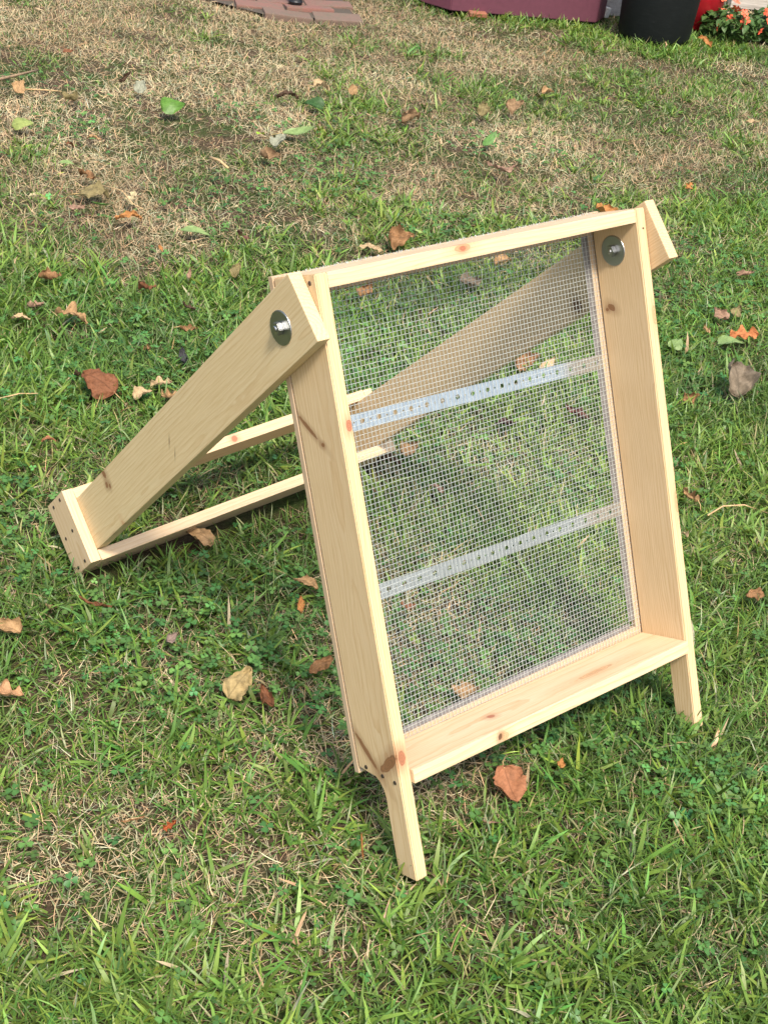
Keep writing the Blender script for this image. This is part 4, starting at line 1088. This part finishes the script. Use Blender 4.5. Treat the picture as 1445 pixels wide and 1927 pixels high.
def blades(name, x, y, head, length, width, lean, bend, twist, col, tipcol, mat, seg=3, z0=None, swirl=0.0):
    n = len(x)
    rows = np.linspace(0, 1, seg + 1)
    wp = np.interp(rows, [0, .25, .6, .85, 1], [.75, 1, .85, .45, 0])
    px = x.copy(); py = y.copy(); pz = (gz(x, y) if z0 is None else z0) + 0.001
    base = pz.copy()
    V = []; Cc = []
    for i, s in enumerate(rows):
        dx, dy = np.cos(head + swirl * s), np.sin(head + swirl * s)
        a = np.clip(lean + bend * s, -.2, 2.1)
        if i:
            ds = length / seg
            px = px + dx * np.sin(a) * ds; py = py + dy * np.sin(a) * ds
            pz = np.maximum(pz + np.cos(a) * ds, base + .002)
        tw = twist * (.3 + s)
        # side vector: horizontal perpendicular, rolled about the blade
        sx, sy = -dy * np.cos(tw) + dx * np.cos(a) * np.sin(tw), dx * np.cos(tw) + dy * np.cos(a) * np.sin(tw)
        sz = -np.sin(a) * np.sin(tw)
        hw = width * .5 * wp[i]
        t_ = s ** 1.3
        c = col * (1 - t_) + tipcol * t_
        c4 = np.concatenate([c, np.ones((n, 1))], 1)
        if i < seg:
            V += [np.stack([px - sx * hw, py - sy * hw, pz - sz * hw], 1), np.stack([px + sx * hw, py + sy * hw, pz + sz * hw], 1)]
            Cc += [c4, c4]
        else:
            V.append(np.stack([px, py, pz], 1)); Cc.append(c4)
    per = 2 * seg + 1
    verts = np.stack(V, 1).reshape(-1, 3); cols = np.stack(Cc, 1).reshape(-1, 4)
    o0 = (np.arange(n) * per)[:, None]
    q = np.concatenate([o0 + np.array([[2 * i, 2 * i + 1, 2 * i + 3, 2 * i + 2]]) for i in range(seg - 1)], 0) if seg > 1 else np.zeros((0, 4), int)
    t = o0 + np.array([[2 * seg - 2, 2 * seg - 1, 2 * seg]])
    fl = [q, t] if len(q) else [t]
    o = mesh_np(name, verts, fl, cols, mat)
    return o

def jit(base, n, sd):
    """per blade colour variation"""
    b = np.array(base)[None, :] * np.ones((n, 1))
    v = np.exp(rng.normal(0, sd, (n, 1)))
    h = rng.normal(0, .10, (n, 1))
    b = b * v
    b[:, 0:1] *= (1 + h * 1.6); b[:, 2:3] *= (1 - h * .5)
    return np.clip(b, .002, .9)

GREEN = (.142, .252, .042); DEEP = (.078, .142, .032); YEL = (.258, .35, .068); STRAW = (.56, .45, .28); STRAW2 = (.36, .275, .165)
dens = lambda f: np.interp(f, [.8, 2.2, 3.2, 4.5, 7.2], [1.0, 1.0, .75, .56, .42])
fat = lambda f: np.interp(f, [1.5, 3, 6.5], [1.0, 1.1, 1.35])

gm = mat_grass('grass_blade', .30, .42, .35)
dm = mat_grass('straw_blade', .18, .75, .15)

# fine lawn grass
x, y, f = scatter(1050000, .85, 7.2, dens)
l = lush(x, y)
k = (rng.random(len(x)) < .12 + .88 * l) & (leaf_cut(x, y) > rng.random(len(x)))
x, y, f, l = x[k], y[k], f[k], l[k]; n = len(x)
hgt = .6 + .8 * vnoise(x + 4, y, 5.0)
mixg = np.clip(vnoise(x, y + 5, 4.0) * 1.3 - .15 + rng.normal(0, .25, n), 0, 1)[:, None]
cl = jit(DEEP, n, .28) * (1 - mixg) + jit(GREEN, n, .25) * mixg
dry = (rng.random(n) < .08 + .35 * (1 - l))[:, None]
cl = np.where(dry, cl * .45 + .55 * jit(STRAW, n, .2) * .8, cl)
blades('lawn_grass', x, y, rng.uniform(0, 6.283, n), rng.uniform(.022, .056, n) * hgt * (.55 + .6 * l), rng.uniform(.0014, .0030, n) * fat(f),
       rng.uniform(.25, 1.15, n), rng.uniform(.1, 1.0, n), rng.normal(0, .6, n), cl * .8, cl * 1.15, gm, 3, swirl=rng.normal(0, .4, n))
tag(bpy.data.objects['lawn_grass'], 'fine green lawn grass blades covering the ground', 'grass', None, 'stuff')
print('fine', n)

# broad bladed coarse grass in rosettes
tx, ty, tf = scatter(95000, .85, 7.0, dens)
l = lush(tx, ty); cl_n = vnoise(tx + 3, ty + 8, 3.3)
k = (rng.random(len(tx)) < np.clip((l - .28) * 1.5, 0.0, 1) * np.clip(cl_n * 1.7 - .1, .12, 1))
tx, ty, tf, l = tx[k], ty[k], tf[k], l[k]
ex = []
for cx_, cy_, rx_, ry_, m_ in ((W - T / 2, -.012, .05, .022, 16), (.01, -.02, .05, .02, 7), (-.05, .86, .06, .03, 8), (.0, .04, .03, .03, 5), (W, .05, .04, .03, 8)):
    ex += [(cx_ + rng.normal(0, rx_), cy_ + rng.normal(0, ry_)) for _ in range(m_)]
for a_ in np.linspace(-2.9, -.2, 26): ex.append((3.965 + .165 * math.cos(a_) + rng.normal(0, .01), 3.088 + .165 * math.sin(a_) + rng.normal(0, .01)))
for t_ in rng.random(34): ex.append((3.857 + (3.29 - 3.857) * t_ + rng.normal(-.01, .012), 3.328 + (3.653 - 3.328) * t_ + rng.normal(-.02, .012)))
ex = np.array(ex)
tx = np.concatenate([tx, ex[:, 0]]); ty = np.concatenate([ty, ex[:, 1]]); tf = np.concatenate([tf, np.full(len(ex), 3.0)])
nb = rng.integers(4, 11, len(tx))
ti = np.repeat(np.arange(len(tx)), nb); n = len(ti)
x = tx[ti] + rng.normal(0, .006, n); y = ty[ti] + rng.normal(0, .006, n); f = tf[ti]
k = leaf_cut(x, y) > .5
for q in KEEP_OUT: k &= ~in_quad(x, y, q)
ti, x, y, f = ti[k], x[k], y[k], f[k]; n = len(x)
sz = rng.uniform(.6, 1.25, len(tx))[ti]
hue = np.clip(vnoise(x + 1, y + 2, 2.2) * 1.4 - .2 + rng.normal(0, .2, n), 0, 1)[:, None]
cl = jit(GREEN, n, .20) * (1.0 - .62 * hue) + jit(YEL, n, .20) * (.62 * hue)
cl *= np.where(rng.random(n) < .25, .6, 1.0)[:, None]
old = (rng.random(n) < .025)[:, None]; cl = np.where(old, jit(STRAW, n, .2) * .8, cl)
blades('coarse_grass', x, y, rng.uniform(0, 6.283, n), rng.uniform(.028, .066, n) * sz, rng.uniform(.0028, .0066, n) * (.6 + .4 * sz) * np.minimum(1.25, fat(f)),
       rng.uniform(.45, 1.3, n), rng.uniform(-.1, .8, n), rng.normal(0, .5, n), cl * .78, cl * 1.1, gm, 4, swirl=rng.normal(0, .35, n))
tag(bpy.data.objects['coarse_grass'], 'broad bladed bright green crabgrass growing in tufts through the lawn', 'grass', None, 'stuff')
print('coarse', n)

# straw: dead blades lying flat
x, y, f = scatter(1400000, .85, 7.2, dens)
l = lush(x, y)
k = (rng.random(len(x)) < np.clip(1.0 - .95 * l, .11, 1) * np.clip(vnoise(x + 15, y + 4, 3.4) * 1.8 + .05, .25, 1))
x, y, f, l = x[k], y[k], f[k], l[k]; n = len(x)
mx = np.clip(vnoise(x + 6, y + 1, 3.0) * 1.5 - .25 + rng.normal(0, .2, n), 0, 1)[:, None]
cl = jit(STRAW2, n, .32) * (1 - mx) + jit(STRAW, n, .28) * mx
up = rng.random(n) < .22
blades('dry_grass', x, y, rng.uniform(0, 6.283, n), rng.uniform(.014, .050, n), rng.uniform(.0007, .0014, n) * fat(f),
       np.where(up, rng.uniform(.4, 1.1, n), rng.uniform(1.1, 1.5, n)), rng.uniform(-.5, .6, n), rng.normal(0, .5, n), cl, cl * 1.1, dm, 3, swirl=rng.normal(0, .9, n))
tag(bpy.data.objects['dry_grass'], 'pale dry straw lying between the green blades and on bare patches', 'grass', None, 'stuff')
print('dry', n)

# the lawn goes on to both sides and behind: sparser, broader blades
n = 78000
f = rng.uniform(.2, 8.6, n); half = .40 * f + .45
side = np.where(rng.random(n) < .5, -1, 1)
off = half + rng.uniform(-.12, 1.7, n)
back = rng.random(n) < .14
f = np.where(back, rng.uniform(7.0, 8.8, n), f); off = np.where(back, rng.uniform(0, 1, n) * 3.4, off)
p = CG + f[:, None] * FW + (side * off)[:, None] * RT
x, y = p[:, 0], p[:, 1]
ok = np.ones(n, bool)
for q in KEEP_OUT: ok &= ~in_quad(x, y, q)
for cx, cy, r_ in ROUND_OUT: ok &= (x - cx) ** 2 + (y - cy) ** 2 > r_ * r_
x, y = x[ok], y[ok]; n = len(x)
l = lush(x, y)[:, None]
pick = rng.random((n, 1)) < .25 + .6 * l
cl = np.where(pick, jit(GREEN, n, .25) * .9, jit(STRAW, n, .25) * .75)
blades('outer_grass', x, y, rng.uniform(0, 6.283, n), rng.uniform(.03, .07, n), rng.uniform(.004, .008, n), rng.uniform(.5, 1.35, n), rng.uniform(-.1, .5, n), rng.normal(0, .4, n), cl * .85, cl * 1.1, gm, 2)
tag(bpy.data.objects['outer_grass'], 'mixed lawn grass on the outskirts beyond both sides of the view', 'grass', None, 'stuff')

# clover
x, y, f = scatter(80000, .85, 4.6, lambda f: np.interp(f, [.8, 2.4, 4.6], [1, .8, .25]))
cn = vnoise(x + 12, y + 5, 3.6)
k = (rng.random(len(x)) < np.clip((cn - .45) * 2.5, .08, .8)) & (leaf_cut(x, y) > .5)
x, y = x[k], y[k]; n = len(x)
z = gz(x, y) + rng.uniform(.010, .034, n)
S_ = rng.uniform(.005, .0105, n); yaw = rng.uniform(0, 6.283, n)
tiltx = rng.normal(0, .25, n); tilty = rng.normal(0, .25, n)
out_l = [(0, 0), (.55, -.50), (1.05, -.42), (.95, 0), (1.05, .42), (.55, .50)]
V = []; Cc = []
cb = jit((.078, .172, .042), n, .25)
for leaf in range(3):
    a = yaw + leaf * 2.094
    for qi, (u, v_) in enumerate(out_l):
        lx = (np.cos(a) * u - np.sin(a) * v_) * S_; ly = (np.sin(a) * u + np.cos(a) * v_) * S_
        fold = .30 * abs(v_) * S_
        V.append(np.stack([x + lx, y + ly, z + lx * tiltx + ly * tilty + fold - .10 * u * S_], 1))
        Cc.append(np.concatenate([cb * (1.25 if qi in (0, 3) else .95), np.ones((n, 1))], 1))
verts = np.stack(V, 1).reshape(-1, 3); cols = np.stack(Cc, 1).reshape(-1, 4)
o0 = (np.arange(n) * 18)[:, None]
fl = [np.concatenate([o0 + leaf * 6 + np.array([q]) for leaf in range(3) for q in ((0, 1, 2, 3), (0, 3, 4, 5))], 0)]
co = mesh_np('clover', verts, fl, cols, gm)
tag(co, 'small three leaved clover mixed into the lawn', 'clover', None, 'stuff')
print('clover', n)
